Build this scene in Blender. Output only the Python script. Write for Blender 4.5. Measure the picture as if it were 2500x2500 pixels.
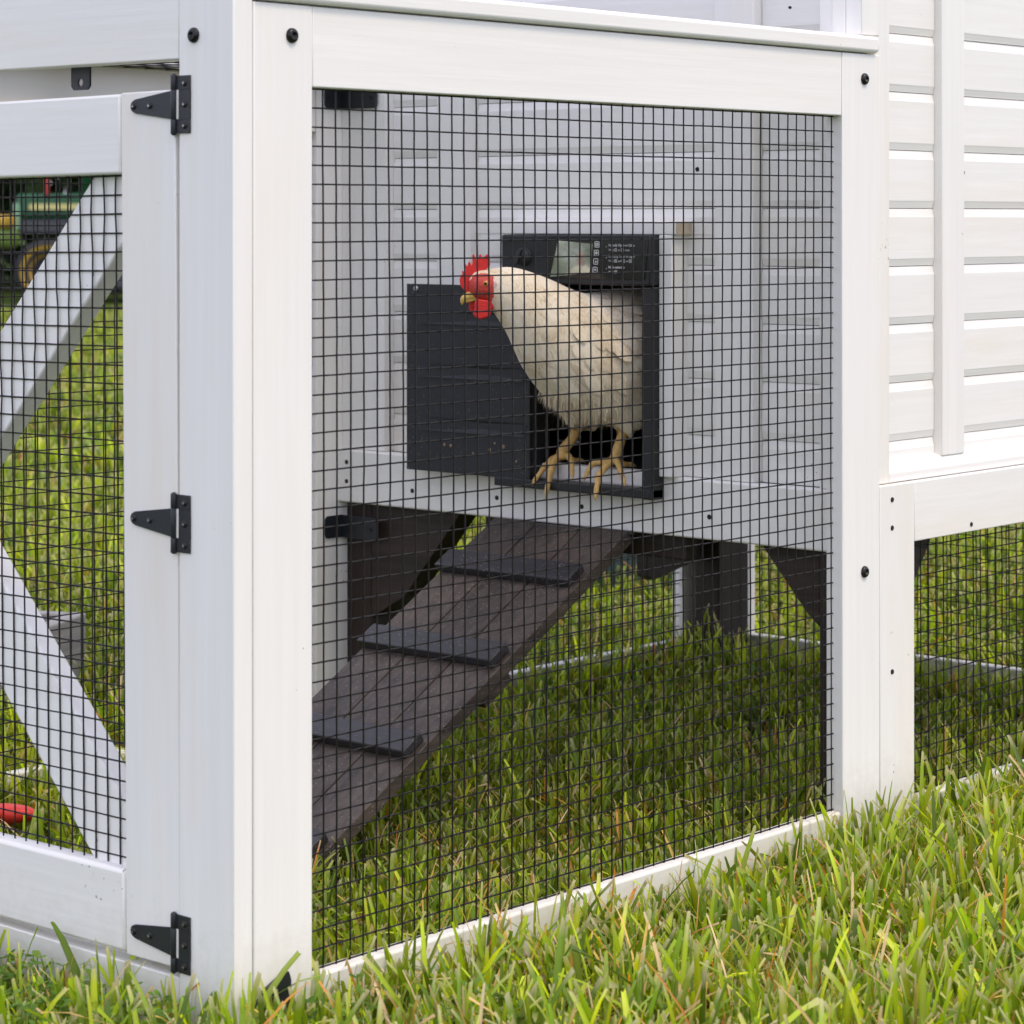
import bpy, bmesh, math, random
import numpy as np
from mathutils import Vector, Matrix, noise
random.seed(7); rng = np.random.default_rng(7)
S = bpy.context.scene
for o in list(bpy.data.objects): bpy.data.objects.remove(o)
COL = S.collection
R = math.radians

# ------------------------------------------------------------------ camera, sky, sun, exposure
GZ = -0.055                                   # soil level
cam = bpy.data.cameras.new('camera'); co = bpy.data.objects.new('camera', cam); COL.objects.link(co)
co.location = (-1.70526, -1.86902, 0.80)
co.rotation_euler = (R(90), 0, -math.atan2(.7505, .661))
cam.sensor_width = 36; cam.lens = 6207/2500*36; cam.shift_y = -(1250-532)/2500
cam.clip_start = .05; cam.clip_end = 900
cam.dof.use_dof = True; cam.dof.focus_distance = 3.15; cam.dof.aperture_fstop = 12.5
S.camera = co
W = bpy.data.worlds.new('World'); S.world = W; W.use_nodes = True
nt = W.node_tree; bg = nt.nodes['Background']; sk = nt.nodes.new('ShaderNodeTexSky'); sk.sky_type = 'NISHITA'
OCF, OCC = .85, (5.05, 5.12, 6.3)                # veil of even high cloud over the clear sky
SUN_EL, SUN_AZ = R(60), R(176)                # azimuth clockwise from +Y
sk.sun_disc = False; sk.sun_elevation = SUN_EL; sk.sun_rotation = SUN_AZ; sk.air_density = 1.2; sk.dust_density = .8
hz = nt.nodes.new('ShaderNodeHueSaturation'); hz.inputs['Saturation'].default_value = .9      # thin high overcast
wb = nt.nodes.new('ShaderNodeMix'); wb.data_type = 'RGBA'; wb.blend_type = 'MULTIPLY'; wb.inputs[0].default_value = 1; wb.inputs[7].default_value = (1.045, .955, .985, 1)
nt.links.new(sk.outputs[0], hz.inputs['Color']); oc = nt.nodes.new('ShaderNodeMix'); oc.data_type = 'RGBA'; oc.inputs[0].default_value = OCF; oc.inputs[7].default_value = (*OCC, 1)
nt.links.new(hz.outputs[0], wb.inputs[6]); nt.links.new(wb.outputs[2], oc.inputs[6]); nt.links.new(oc.outputs[2], bg.inputs[0]); bg.inputs[1].default_value = .15
sl = bpy.data.lights.new('sun', 'SUN'); sl.energy = 1.05; sl.angle = R(16); sl.color = (1, .84, .60)
so = bpy.data.objects.new('sun', sl); COL.objects.link(so)
sd = Vector((math.sin(SUN_AZ)*math.cos(SUN_EL), math.cos(SUN_AZ)*math.cos(SUN_EL), math.sin(SUN_EL)))
so.rotation_euler = sd.to_track_quat('Z', 'Y').to_euler(); so.location = sd*5
S.view_settings.view_transform = 'Standard'; S.view_settings.look = 'None'
S.view_settings.exposure = .94; S.view_settings.gamma = 1
S.render.engine = 'CYCLES'; S.render.resolution_x = S.render.resolution_y = 1024
S.cycles.max_bounces = 10; S.cycles.diffuse_bounces = 7; S.cycles.transmission_bounces = 4

# ------------------------------------------------------------------ materials
def mat(name):
    m = bpy.data.materials.new(name); m.use_nodes = True
    t = m.node_tree; return m, t, t.nodes['Principled BSDF']
def N(t, k, **kw):
    n = t.nodes.new(k)
    for a, b in kw.items():
        if hasattr(n, a): setattr(n, a, b)
        else: n.inputs[a].default_value = b
    return n
def ramp(t, stops):
    r = t.nodes.new('ShaderNodeValToRGB'); e = r.color_ramp.elements
    while len(e) < len(stops): e.new(.5)
    for i, (p, c) in enumerate(stops): e[i].position = p; e[i].color = (*c, 1) if len(c) == 3 else c
    return r
def wood(name, axis, c0, c1, rough=.5, bump=.25, spots=True, dark=None):
    """painted / stained wood with the grain running along axis (0,1,2)"""
    m, t, b = mat(name); L = t.links
    tc = N(t, 'ShaderNodeTexCoord'); mp = N(t, 'ShaderNodeMapping')
    sc = [90, 90, 90]; sc[axis] = 3.0; mp.inputs['Scale'].default_value = sc
    L.new(tc.outputs['Object'], mp.inputs[0])
    n1 = N(t, 'ShaderNodeTexNoise', Scale=1.0, Detail=6.0, Roughness=.62); L.new(mp.outputs[0], n1.inputs[0])
    mp2 = N(t, 'ShaderNodeMapping'); s2 = [14, 14, 14]; s2[axis] = 1.6; mp2.inputs['Scale'].default_value = s2
    L.new(tc.outputs['Object'], mp2.inputs[0])
    n2 = N(t, 'ShaderNodeTexNoise', Scale=1.0, Detail=4.0); L.new(mp2.outputs[0], n2.inputs[0])
    mx = N(t, 'ShaderNodeMath', operation='MULTIPLY_ADD'); L.new(n1.outputs[0], mx.inputs[0]); mx.inputs[1].default_value = .55
    ad = N(t, 'ShaderNodeMath', operation='MULTIPLY'); L.new(n2.outputs[0], ad.inputs[0]); ad.inputs[1].default_value = .45
    L.new(ad.outputs[0], mx.inputs[2])
    cr = ramp(t, [(.36, c0), (.62, c1)]); L.new(mx.outputs[0], cr.inputs[0])
    last = cr.outputs[0]
    if spots:
        n3 = N(t, 'ShaderNodeTexNoise', Scale=170.0, Detail=1.0); L.new(tc.outputs['Object'], n3.inputs[0])
        n4 = N(t, 'ShaderNodeTexNoise', Scale=7.0, Detail=2.0); L.new(tc.outputs['Object'], n4.inputs[0])
        a = N(t, 'ShaderNodeMath', operation='MULTIPLY'); L.new(n3.outputs[0], a.inputs[0]); L.new(n4.outputs[0], a.inputs[1])
        r3 = ramp(t, [(.495, (0, 0, 0)), (.515, (.8, .8, .8))]); L.new(a.outputs[0], r3.inputs[0])
        mm = N(t, 'ShaderNodeMix', data_type='RGBA'); L.new(r3.outputs[0], mm.inputs[0]); L.new(last, mm.inputs[6]); mm.inputs[7].default_value = (.20, .16, .12, 1)
        last = mm.outputs[2]
        # warm tannin bleed, broad and faint
        n5 = N(t, 'ShaderNodeTexNoise', Scale=5.0, Detail=5.0, Roughness=.7); L.new(mp2.outputs[0], n5.inputs[0]); n5.inputs['Scale'].default_value = .5
        r5 = ramp(t, [(.50, (0, 0, 0)), (.75, (.8, .8, .8))]); L.new(n5.outputs[0], r5.inputs[0])
        m5 = N(t, 'ShaderNodeMix', data_type='RGBA'); L.new(r5.outputs[0], m5.inputs[0]); L.new(last, m5.inputs[6]); m5.inputs[7].default_value = (.76, .69, .59, 1)
        last = m5.outputs[2]
        # splash dirt and algae on the lowest few centimetres, broken up by noise
        sx = N(t, 'ShaderNodeSeparateXYZ'); L.new(tc.outputs['Object'], sx.inputs[0]); n6 = N(t, 'ShaderNodeTexNoise', Scale=38.0, Detail=6.0, Roughness=.75); L.new(tc.outputs['Object'], n6.inputs[0])
        a6 = N(t, 'ShaderNodeMath', operation='MULTIPLY_ADD'); L.new(n6.outputs[0], a6.inputs[0]); a6.inputs[1].default_value = -.22; L.new(sx.outputs[2], a6.inputs[2])
        r6 = N(t, 'ShaderNodeMapRange'); r6.inputs['From Min'].default_value = -.02; r6.inputs['From Max'].default_value = -.115; r6.inputs['To Max'].default_value = .34; L.new(a6.outputs[0], r6.inputs['Value'])
        m6 = N(t, 'ShaderNodeMix', data_type='RGBA'); L.new(r6.outputs[0], m6.inputs[0]); L.new(last, m6.inputs[6]); m6.inputs[7].default_value = (.50, .47, .36, 1)
        last = m6.outputs[2]
    L.new(last, b.inputs['Base Color'])
    bp = N(t, 'ShaderNodeBump', Strength=bump, Distance=.0006); L.new(mx.outputs[0], bp.inputs['Height']); L.new(bp.outputs[0], b.inputs['Normal'])
    b.inputs['Roughness'].default_value = rough; b.inputs['Specular IOR Level'].default_value = .35
    return m
WH = [wood('white_paint_grain_%s' % 'xyz'[i], i, (.772, .755, .716), (.822, .806, .768), bump=1.1) for i in range(3)]
DK = [wood('dark_stained_wood_%s' % 'xyz'[i], i, (.015, .0095, .0075), (.042, .027, .020), rough=.55, bump=.9, spots=False) for i in range(3)]
RAW = wood('raw_end_grain', 1, (.42, .35, .26), (.55, .47, .37), rough=.8, spots=False)
def plain(name, col, rough=.5, metal=0, spec=.5, bump=None):
    m, t, b = mat(name); b.inputs['Base Color'].default_value = (*col, 1)
    b.inputs['Roughness'].default_value = rough; b.inputs['Metallic'].default_value = metal; b.inputs['Specular IOR Level'].default_value = spec
    tc = N(t, 'ShaderNodeTexCoord'); n = N(t, 'ShaderNodeTexNoise', Scale=(bump or (60, .2))[0], Detail=4.0); t.links.new(tc.outputs['Object'], n.inputs[0])
    bp = N(t, 'ShaderNodeBump', Strength=(bump or (60, .2))[1], Distance=.0006); t.links.new(n.outputs[0], bp.inputs['Height']); t.links.new(bp.outputs[0], b.inputs['Normal'])
    mr = N(t, 'ShaderNodeMapRange'); mr.inputs['To Min'].default_value = max(.02, rough-.08); mr.inputs['To Max'].default_value = min(1, rough+.12)
    t.links.new(n.outputs[0], mr.inputs['Value']); t.links.new(mr.outputs[0], b.inputs['Roughness'])
    hs = ramp(t, [(.3, tuple(c*.82 for c in col)), (.7, tuple(min(1, c*1.15) for c in col))]); t.links.new(n.outputs[0], hs.inputs[0]); t.links.new(hs.outputs[0], b.inputs['Base Color'])
    return m
WIRE = plain('coated_wire', (.008, .0055, .005), .36, 0, .35, (300, .3))
BLK = plain('black_powder_coat', (.014, .016, .020), .42, 0, .45, (500, .5))
BOLT = plain('black_oxide_bolt', (.022, .021, .022), .28, .6)
SCRW = plain('dark_screw', (.020, .018, .018), .45, .5)
ZINC = plain('zinc', (.55, .55, .56), .35, .9)
PLA = plain('black_plastic', (.013, .014, .016), .45, 0, .4, (400, .4))
GLS = plain('gloss_black_panel', (.010, .009, .009), .10, 0, .5, (3, .02))
LCD = plain('lcd_glass', (.50, .53, .45), .07, .75, 1.0, (24, .5))
PRT = plain('white_print', (.62, .62, .62), .6)
DOORP = plain('charcoal_panel', (.016, .018, .022), .5, 0, .4, (35, .5))
INNER = plain('unlit_inner_board', (.05, .04, .03), .8)  # dark tone puts the shade inside the house into the colour

# ------------------------------------------------------------------ mesh collecting helper
class MB:
    def __init__(s): s.bm = bmesh.new(); s.mats = []
    def mi(s, m):
        if m not in s.mats: s.mats.append(m)
        return s.mats.index(m)
    def box(s, x0, x1, y0, y1, z0, z1, m, bev=.0022, seg=2):
        i = s.mi(m)
        r = bmesh.ops.create_cube(s.bm, size=1); vs = r['verts']
        for v in vs:
            v.co = Vector(((x0+x1)/2+v.co.x*(x1-x0), (y0+y1)/2+v.co.y*(y1-y0), (z0+z1)/2+v.co.z*(z1-z0)))
        fs = {f for v in vs for f in v.link_faces}
        for f in fs: f.material_index = i
        if bev:
            es = list({e for v in vs for e in v.link_edges})
            rr = bmesh.ops.bevel(s.bm, geom=es, offset=bev, segments=seg, affect='EDGES', profile=.5)
            for f in rr['faces']: f.material_index = i; f.smooth = True
        return s
    def prism(s, pts, vec, m, bev=0, seg=2):
        """closed outline pts (3D) extruded by vec"""
        i = s.mi(m); vec = Vector(vec)
        a = [s.bm.verts.new(p) for p in pts]; b = [s.bm.verts.new(Vector(p)+vec) for p in pts]
        fs = [s.bm.faces.new(a), s.bm.faces.new(list(reversed(b)))]
        n = len(a)
        for k in range(n): fs.append(s.bm.faces.new([a[(k+1) % n], a[k], b[k], b[(k+1) % n]]))
        bmesh.ops.recalc_face_normals(s.bm, faces=fs)
        for f in fs: f.material_index = i
        if bev:
            es = list({e for f in fs for e in f.edges})
            rr = bmesh.ops.bevel(s.bm, geom=es, offset=bev, segments=seg, affect='EDGES', profile=.5, clamp_overlap=True)
            for f in rr['faces']: f.material_index = i; f.smooth = True
        return s
    def tube(s, pts, rad, m, n=8, cap=True):
        i = s.mi(m); pts = [Vector(p) for p in pts]; rings = []
        rr = rad if hasattr(rad, '__len__') else [rad]*len(pts)
        for k, p in enumerate(pts):
            d = (pts[min(k+1, len(pts)-1)]-pts[max(k-1, 0)]).normalized()
            u = d.orthogonal() if k == 0 else (u-d*u.dot(d)); u.normalize(); w = d.cross(u)
            rings.append([s.bm.verts.new(p+(u*math.cos(2*math.pi*j/n)+w*math.sin(2*math.pi*j/n))*rr[k]) for j in range(n)])
        for a, b in zip(rings, rings[1:]):
            for j in range(n):
                f = s.bm.faces.new([a[j], a[(j+1) % n], b[(j+1) % n], b[j]]); f.material_index = i; f.smooth = True
        if cap:
            f = s.bm.faces.new(list(reversed(rings[0]))); f.material_index = i
            f = s.bm.faces.new(rings[-1]); f.material_index = i
        return s
    def lathe(s, c, ax, prof, m, n=20, up=None):
        """profile of (radius, height) about axis ax through c"""
        i = s.mi(m); c = Vector(c); ax = Vector(ax).normalized(); u = ax.orthogonal().normalized(); w = ax.cross(u); rings = []
        for (r_, h) in prof:
            rings.append([s.bm.verts.new(c+ax*h+(u*math.cos(2*math.pi*j/n)+w*math.sin(2*math.pi*j/n))*max(r_, 1e-5)) for j in range(n)])
        for a, b in zip(rings, rings[1:]):
            for j in range(n):
                f = s.bm.faces.new([a[j], a[(j+1) % n], b[(j+1) % n], b[j]]); f.material_index = i; f.smooth = True
        f = s.bm.faces.new(rings[-1]); f.material_index = i
        return s
    def xform(s, M):
        bmesh.ops.transform(s.bm, matrix=M, verts=s.bm.verts[:]); return s
    def build(s, name, parent=None, label=None):
        me = bpy.data.meshes.new(name); s.bm.to_mesh(me); s.bm.free()
        for m in s.mats: me.materials.append(m)
        o = bpy.data.objects.new(name, me); COL.objects.link(o)
        if parent: o.parent = parent
        if label: o['label'] = label
        return o
def tag(o, label=None, cat=None, group=None, kind=None):
    for k, v in (('label', label), ('category', cat), ('group', group), ('kind', kind)):
        if v: o[k] = v
    return o
def empty(name, loc=(0, 0, 0)):
    o = bpy.data.objects.new(name, None); COL.objects.link(o); o.location = loc; return o
def rawmesh(name, V, F, mats, parent=None, smooth=False, mi=None):
    """V (n,3), F (m,k) arrays"""
    me = bpy.data.meshes.new(name); V = np.asarray(V, np.float32); F = np.asarray(F, np.int32)
    me.vertices.add(len(V)); me.vertices.foreach_set('co', V.ravel())
    me.loops.add(F.size); me.loops.foreach_set('vertex_index', F.ravel())
    me.polygons.add(len(F)); me.polygons.foreach_set('loop_start', np.arange(0, F.size, F.shape[1], dtype=np.int32))
    me.polygons.foreach_set('loop_total', np.full(len(F), F.shape[1], np.int32))
    if smooth: me.polygons.foreach_set('use_smooth', np.ones(len(F), bool))
    for m in mats: me.materials.append(m)
    if mi is not None: me.polygons.foreach_set('material_index', np.asarray(mi, np.int32))
    me.update(); me.validate()
    o = bpy.data.objects.new(name, me); COL.objects.link(o)
    if parent: o.parent = parent
    return o
T = .0258; WD = .083                          # board thickness and width

# ------------------------------------------------------------------ ground
def sstep(v): v = np.clip(v, 0, 1); return v*v*(3-2*v)
def gz(x, y):
    x = np.asarray(x, float); y = np.asarray(y, float)
    a = .027*sstep((y-.30)/.65); b = .024*sstep((x-1.35)/.6)*sstep((y-.02)/.25)
    return GZ+np.maximum(a, b)*sstep((14-np.hypot(x, y))/6)
def ground():
    m, t, b = mat('lawn_soil'); L = t.links
    tc = N(t, 'ShaderNodeTexCoord')
    n1 = N(t, 'ShaderNodeTexNoise', Scale=26.0, Detail=8.0, Roughness=.7); L.new(tc.outputs['Object'], n1.inputs[0])
    n2 = N(t, 'ShaderNodeTexNoise', Scale=.9, Detail=4.0); L.new(tc.outputs['Object'], n2.inputs[0])
    c1 = ramp(t, [(.3, (.022, .035, .008)), (.5, (.06, .095, .018)), (.7, (.11, .14, .03))]); L.new(n1.outputs[0], c1.inputs[0])
    c2 = ramp(t, [(.3, (.8, .95, .7)), (.7, (1.15, 1.05, .9))]); L.new(n2.outputs[0], c2.inputs[0])
    mm = N(t, 'ShaderNodeMix', data_type='RGBA', blend_type='MULTIPLY'); mm.inputs[0].default_value = 1
    L.new(c1.outputs[0], mm.inputs[6]); L.new(c2.outputs[0], mm.inputs[7]); L.new(mm.outputs[2], b.inputs['Base Color'])
    b.inputs['Roughness'].default_value = .95; b.inputs['Specular IOR Level'].default_value = .1
    n3 = N(t, 'ShaderNodeTexNoise', Scale=60.0, Detail=6.0); L.new(tc.outputs['Object'], n3.inputs[0])
    bp = N(t, 'ShaderNodeBump', Strength=1.0, Distance=.03); L.new(n3.outputs[0], bp.inputs['Height']); L.new(bp.outputs[0], b.inputs['Normal'])
    nx = 260; k = np.sinh(np.linspace(-6.2, 6.2, nx)); k = k/k.max()*400
    X, Y = np.meshgrid(k, k); V = np.c_[X.ravel(), Y.ravel(), gz(X.ravel(), Y.ravel())]
    idx = np.arange(nx*nx).reshape(nx, nx)
    F = np.c_[idx[:-1, :-1].ravel(), idx[:-1, 1:].ravel(), idx[1:, 1:].ravel(), idx[1:, :-1].ravel()]
    o = rawmesh('ground', V, F, [m]); tag(o, kind='structure', label='mown green lawn reaching to the trees')
ground()

# ------------------------------------------------------------------ the coop
coop = empty('chicken_coop', (0, 0, 0))
tag(coop, 'white painted wooden chicken coop with black wire mesh run, gate and raised siding house', 'chicken coop')
def part(mb, name, label=None, parent=None): return mb.build(name, parent or coop, label)
def board(name, x0, x1, y0, y1, z0, z1, ax, parent=None, label=None, mats=WH, bev=.0015):
    return MB().box(x0, x1, y0, y1, z0, z1, mats[ax], bev).build(name, parent or coop, label)
def cap_bolt(parent, p, n):
    m = MB(); n = Vector(n)
    m.lathe(p, n, [(.0078, -.001), (.0078, .0012), (.0072, .0028), (.0055, .0042), (.0036, .0047), (.0032, .0044), (.0029, .0018), (.0001, .0016)], BOLT, 24)
    return m.build('bolt', parent)
def screw(parent, p, n, r_=.0033, m_=None):
    m = MB(); m.lathe(p, n, [(r_, -.002), (r_, .0004), (r_*.85, .0011), (r_*.4, .0012), (r_*.3, .0002), (.0001, .0001)], m_ or SCRW, 14)
    return m.build('screw', parent)

# gate-side corner post and near side panel
post = board('corner_post', 0, T, 0, .0813, GZ-.005, 1.16, 2)
cap_bolt(post, (0, .0583, .9835), (-1, 0, 0))
st1 = board('stile', T+.0012, .1085, 0, T, GZ-.005, 1.0163, 2)
cap_bolt(st1, (.0792, 0, .9846), (0, -1, 0))
st2 = board('stile', 1.0696, 1.1573, 0, T, GZ-.005, 1.0163, 2)
cap_bolt(st2, (1.1203, 0, .9833), (0, -1, 0)); cap_bolt(st2, (1.1203, 0, .3329), (0, -1, 0))
board('top_rail', .1095, 1.0690, .001, T-.001, .9336, 1.0163, 0)
board('bottom_rail', .1095, 1.0690, .001, T-.001, GZ-.005, .0250, 0, bev=.0035)
board('cap_board', .0262, 1.1496, -.006, .062, 1.0182, 1.0405, 0, bev=.005)
MB().box(.1083, .1097, .0035, .020, .9340, 1.0155, RAW, 0).build('joint_filler', coop)
# far side panel
st3 = board('stile', T+.001, .109, .974, .9998, GZ-.005, 1.0163, 2)
st4 = board('stile', 1.0632, 1.137, .974, .9998, GZ-.005, 1.0163, 2)
tr = board('top_rail', .110, 1.062, .975, .9988, .9336, 1.0163, 0)
board('bottom_rail', .110, 1.062, .975, .9988, GZ-.005, .0295, 0)
board('corner_post', 0, T, .9187, .9998, GZ-.005, 1.16, 2)
board('cap_board', .0262, 1.115, .938, 1.006, 1.0182, 1.0405, 0, bev=.005)
# gate end: beam above, sill below
bm_ = board('beam', .0005, T, .0822, .9180, .9605, 1.075, 1)
board('sill', .0005, T, .0822, .9180, GZ-.005, .0323, 1)
MB().box(.0035, .020, .0810, .0825, .962, 1.07, RAW, 0).build('joint_filler', coop)
# catch plate under the beam
m = MB(); pl = []
y0, y1, z0, z1 = .2544, .2853, .9365, .9640
out = [(y0, z1), (y1, z1), (y1, z0+.004), (y1-.004, z0), (y0+.004, z0), (y0, z0+.004)]
hc = ((y0+y1)/2, .9445); hr = .0042
ang = [math.pi/2+2*math.pi*k/24 for k in range(25)]
# plate with a real hole: ring of quads from outline to hole
bmx = m.bm; mi_ = m.mi(BLK)
def ray_out(a):
    d = (math.cos(a), math.sin(a)); best = 9
    for (p, q) in zip(out, out[1:]+out[:1]):
        ex, ez = q[0]-p[0], q[1]-p[1]; den = d[0]*ez-d[1]*ex
        if abs(den) < 1e-9: continue
        tt = ((p[0]-hc[0])*ez-(p[1]-hc[1])*ex)/den; uu = ((p[0]-hc[0])*d[1]-(p[1]-hc[1])*d[0])/den
        if tt > 0 and -1e-6 <= uu <= 1+1e-6: best = min(best, tt)
    return (hc[0]+d[0]*best, hc[1]+d[1]*best)
angs = sorted(set([2*math.pi*k/32 for k in range(32)]+[math.atan2(p[1]-hc[1], p[0]-hc[0]) % (2*math.pi) for p in out]))
for xx in (.0262, .0285):
    vi = [bmx.verts.new((xx, hc[0]+hr*math.cos(a), hc[1]+hr*math.sin(a))) for a in angs]
    vo = [bmx.verts.new((xx, *ray_out(a))) for a in angs]
    for k in range(len(angs)):
        q = (k+1) % len(angs); f = bmx.faces.new([vi[k], vo[k], vo[q], vi[q]]); f.material_index = mi_
part(m, 'catch_plate')

# wire mesh panels -------------------------------------------------
CELL = .0197; WR = .00097
def wire_panel(name, org, uax, u0, u1, z0, z1, nrm, parent, uoff=0., zoff=0., seed=0, kink=None, r_=WR, nside=6, CELL=CELL):
    """welded wire grid in the plane through org spanned by uax and z"""
    org, uax, nrm = Vector(org), Vector(uax), Vector(nrm); zax = Vector((0, 0, 1))
    us = np.arange(u0+uoff, u1, CELL); zs = np.arange(z0+zoff, z1, CELL); V = []; F = []
    def warp(u, z):
        a = noise.noise((u*3.1+seed*7, z*2.7, seed)); b = noise.noise((u*2.3, z*3.3+seed*5, seed+9)); c = noise.noise((u*1.7, z*1.9, seed+3))
        return .0011*a, .0011*b, .0022*c
    def add(line):
        base = len(V)
        for k, p in enumerate(line):
            d = (line[min(k+1, len(line)-1)]-line[max(k-1, 0)]).normalized(); w = nrm.copy(); s_ = d.cross(w).normalized()
            for j in range(nside):
                an = 2*math.pi*j/nside; V.append(p+(w*math.cos(an)+s_*math.sin(an))*r_)
        for k in range(len(line)-1):
            for j in range(nside):
                a = base+k*nside+j; b = base+k*nside+(j+1) % nside; F.append((a, b, b+nside, a+nside))
    for i, u in enumerate(us):
        jz = random.uniform(-.0004, .0004); pts = []
        for z in np.r_[z0, zs, z1]:
            du, dz, dn = warp(u, z); k = kink(u, z, i) if kink else 0
            pts.append(org+uax*(u+du+jz+random.uniform(-.0003, .0003)+k)+zax*z+nrm*(dn+r_*.9))
        add(pts)
    for z in zs:
        jz = random.uniform(-.0003, .0003); pts = []
        for u in np.r_[u0, us, u1]:
            du, dz, dn = warp(u, z)
            pts.append(org+uax*u+zax*(z+dz+jz+random.uniform(-.00015, .00015))+nrm*(dn-r_*.9))
        add(pts)
    return rawmesh(name, [tuple(v) for v in V], F, [WIRE], parent, True)
wire_panel('wire_mesh', (0, .0145, 0), (1, 0, 0), .1085, 1.0690, .0250, .9336, (0, -1, 0), coop, .0085, .0012, 1)
wire_panel('wire_mesh', (0, .985, 0), (1, 0, 0), .109, 1.0632, .0295, .9336, (0, -1, 0), coop, .006, .011, 2)

# gate ------------------------------------------------------------
gate = bpy.data.objects.new('gate', None); COL.objects.link(gate); gate.parent = coop
MB().box(.0005, T, .0838, .1680, .0410, .9300, WH[2], .0014).build('stile', gate)
MB().box(.0005, T, .8320, .9162, .0410, .9300, WH[2], .0014).build('stile', gate)
def gboard(name, *a, **k): return board(name, *a, parent=gate, **k)
gboard('rail', 0.0, T, .1692, .8308, .8462, .9290, 1, bev=.003)
gboard('rail', 0.0, T, .1692, .8308, .0420, .1275, 1, bev=.0045)
def diag(name, p, q, w, x0, x1, m_):
    d = Vector((0, q[0]-p[0], q[1]-p[1])).normalized(); n_ = Vector((0, -d.z, d.y))*w/2
    P, Q = Vector((x0, *p)), Vector((x0, *q))
    return MB().prism([P+n_, Q+n_, Q-n_, P-n_], (x1-x0, 0, 0), m_, .003).build(name, gate)
diag('brace', (.1300, .8906), (.5000, .5095), .083, .0158, .0430, WH[1])
diag('brace', (.1180, .0617), (.8700, .8438), .083, .0150, .0422, WH[1])
diag('brace', (.5500, .4580), (.8700, .1284), .083, .0158, .0430, WH[1])
def kk(u, z, i):
    # wires pressed over the edge of the brace
    zc = .870-(u-.150)*1.03
    return .0016*math.exp(-((z-zc-.0)/.05)**2)*math.sin((z-zc)*60+i*2.2)
wire_panel('wire_mesh', (.0135, 0, 0), (0, 1, 0), .1684, .8316, .1275, .8462, (-1, 0, 0), gate, .0040, .0080, 5, kk)
gate.location = (0, 0, 0)
# slight sag about the hinge side
pv = Matrix.Translation((0, .085, .4915)) @ Matrix.Rotation(R(-.55), 4, 'X') @ Matrix.Translation((0, -.085, -.4915))
gate.matrix_local = pv

# hinges ------------------------------------------------------------
def make_hinge(zc, first=None):
    if first:
        h = first.copy(); COL.objects.link(h); h.location = (0, 0, zc)
        for c in first.children:
            d = c.copy(); COL.objects.link(d); d.parent = h
        return h
    m = MB(); t_ = .0018; xo = -.0020
    # leaf on the post, notched behind the knuckle
    for (a, b_) in ((-.0292, -.0150), (.0150, .0292)):
        m.prism([(xo, .0628, a), (xo, .0628, b_), (xo, .0870, b_), (xo, .0870, a)], (t_, 0, 0), BLK, .0004, 1)
    m.prism([(xo, .0628, -.0150), (xo, .0628, .0150), (xo, .0795, .0150), (xo, .0795, -.0150)], (t_, 0, 0), BLK)
    m.box(xo, xo+t_*.7, .0797, .0832, -.0146, .0146, WH[2], 0)
    # strap with rounded end
    pts = [(.0868, -.0150), (.0868, .0150), (.1470, .0072)]
    for k in range(7):
        a = R(70-k*23.3); pts.append((.1485+.0062*math.cos(a), .0062*math.sin(a)))
    pts.append((.1470, -.0072))
    m.prism([(xo, y, z) for y, z in pts], (t_, 0, 0), BLK, .0004, 1)
    # barrel in three knuckles
    for (a, b_) in ((-.0300, -.0152), (-.0148, .0148), (.0152, .0300)):
        m.lathe((-.0026, .0862, a), (0, 0, 1), [(.0001, 0), (.0030, 0), (.0033, .0006), (.0033, b_-a-.0006), (.0030, b_-a), (.0001, b_-a)], BLK, 14)
    m.lathe((-.0026, .0862, -.0312), (0, 0, 1), [(.0001, 0), (.0018, .0002), (.0022, .0012), (.0022, .0612), (.0016, .0624), (.0001, .0625)], BLK, 12)
    h = m.build('hinge', coop); h.location = (0, 0, zc)
    for (y, z) in ((.0705, -.0215), (.0705, 0), (.0705, .0215), (.1490, 0), (.1240, 0)):
        s_ = MB(); s_.lathe((-.0018, y, z), (-1, 0, 0), [(.0036, -.001), (.0035, .0007), (.0026, .0019), (.0011, .0023), (.0009, .0012), (.0001, .0011)], SCRW, 14)
        s_.box(-.0043, -.0036, y-.0016, y+.0016, z-.0003, z+.0003, ZINC, 0); s_.box(-.0043, -.0036, y-.0003, y+.0003, z-.0016, z+.0016, ZINC, 0)
        s_.build('screw', h)
    return h
h0 = make_hinge(.9145); make_hinge(.4915, h0); make_hinge(.0673, h0)
# corner bracket low on the near stile
m = MB(); pts = [(.0275, -.045), (.0275, .016), (.034, .0265), (.066, .0405), (.0735, .039), (.0765, .030), (.0765, -.045)]
m.prism([(x, -.0032, z) for x, z in pts], (0, .0028, 0), BLK, .0012); part(m, 'corner_bracket')
# bent brackets joining the far panel to the house
for zc in (.988, .3165):
    m = MB(); r_ = .008; h_ = .0175
    def rr(a0, a1, flip):
        o_ = [(a0, -h_), (a0, h_)]
        for k in range(6):
            a = R(90-k*18); o_.append((a1-flip*r_+flip*r_*math.cos(a), h_-r_+r_*math.sin(a)))
        for k in range(6):
            a = R(-k*18); o_.append((a1-flip*r_+flip*r_*math.cos(a), -h_+r_+r_*math.sin(a)))
        return o_
    m.prism([(x, .9705, zc+z) for x, z in rr(1.117, 1.078, -1)], (0, .0025, 0), BLK, .0005, 1)
    m.prism([(1.1130, y, zc+z) for y, z in rr(.9705, .893, -1)], (.0025, 0, 0), BLK, .0005, 1)
    b_ = m.build('angle_bracket', coop)
    screw(b_, (1.1125, .905, zc), (-1, 0, 0), .0035); screw(b_, (1.087, .9703, zc), (0, -1, 0), .0035)

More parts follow.
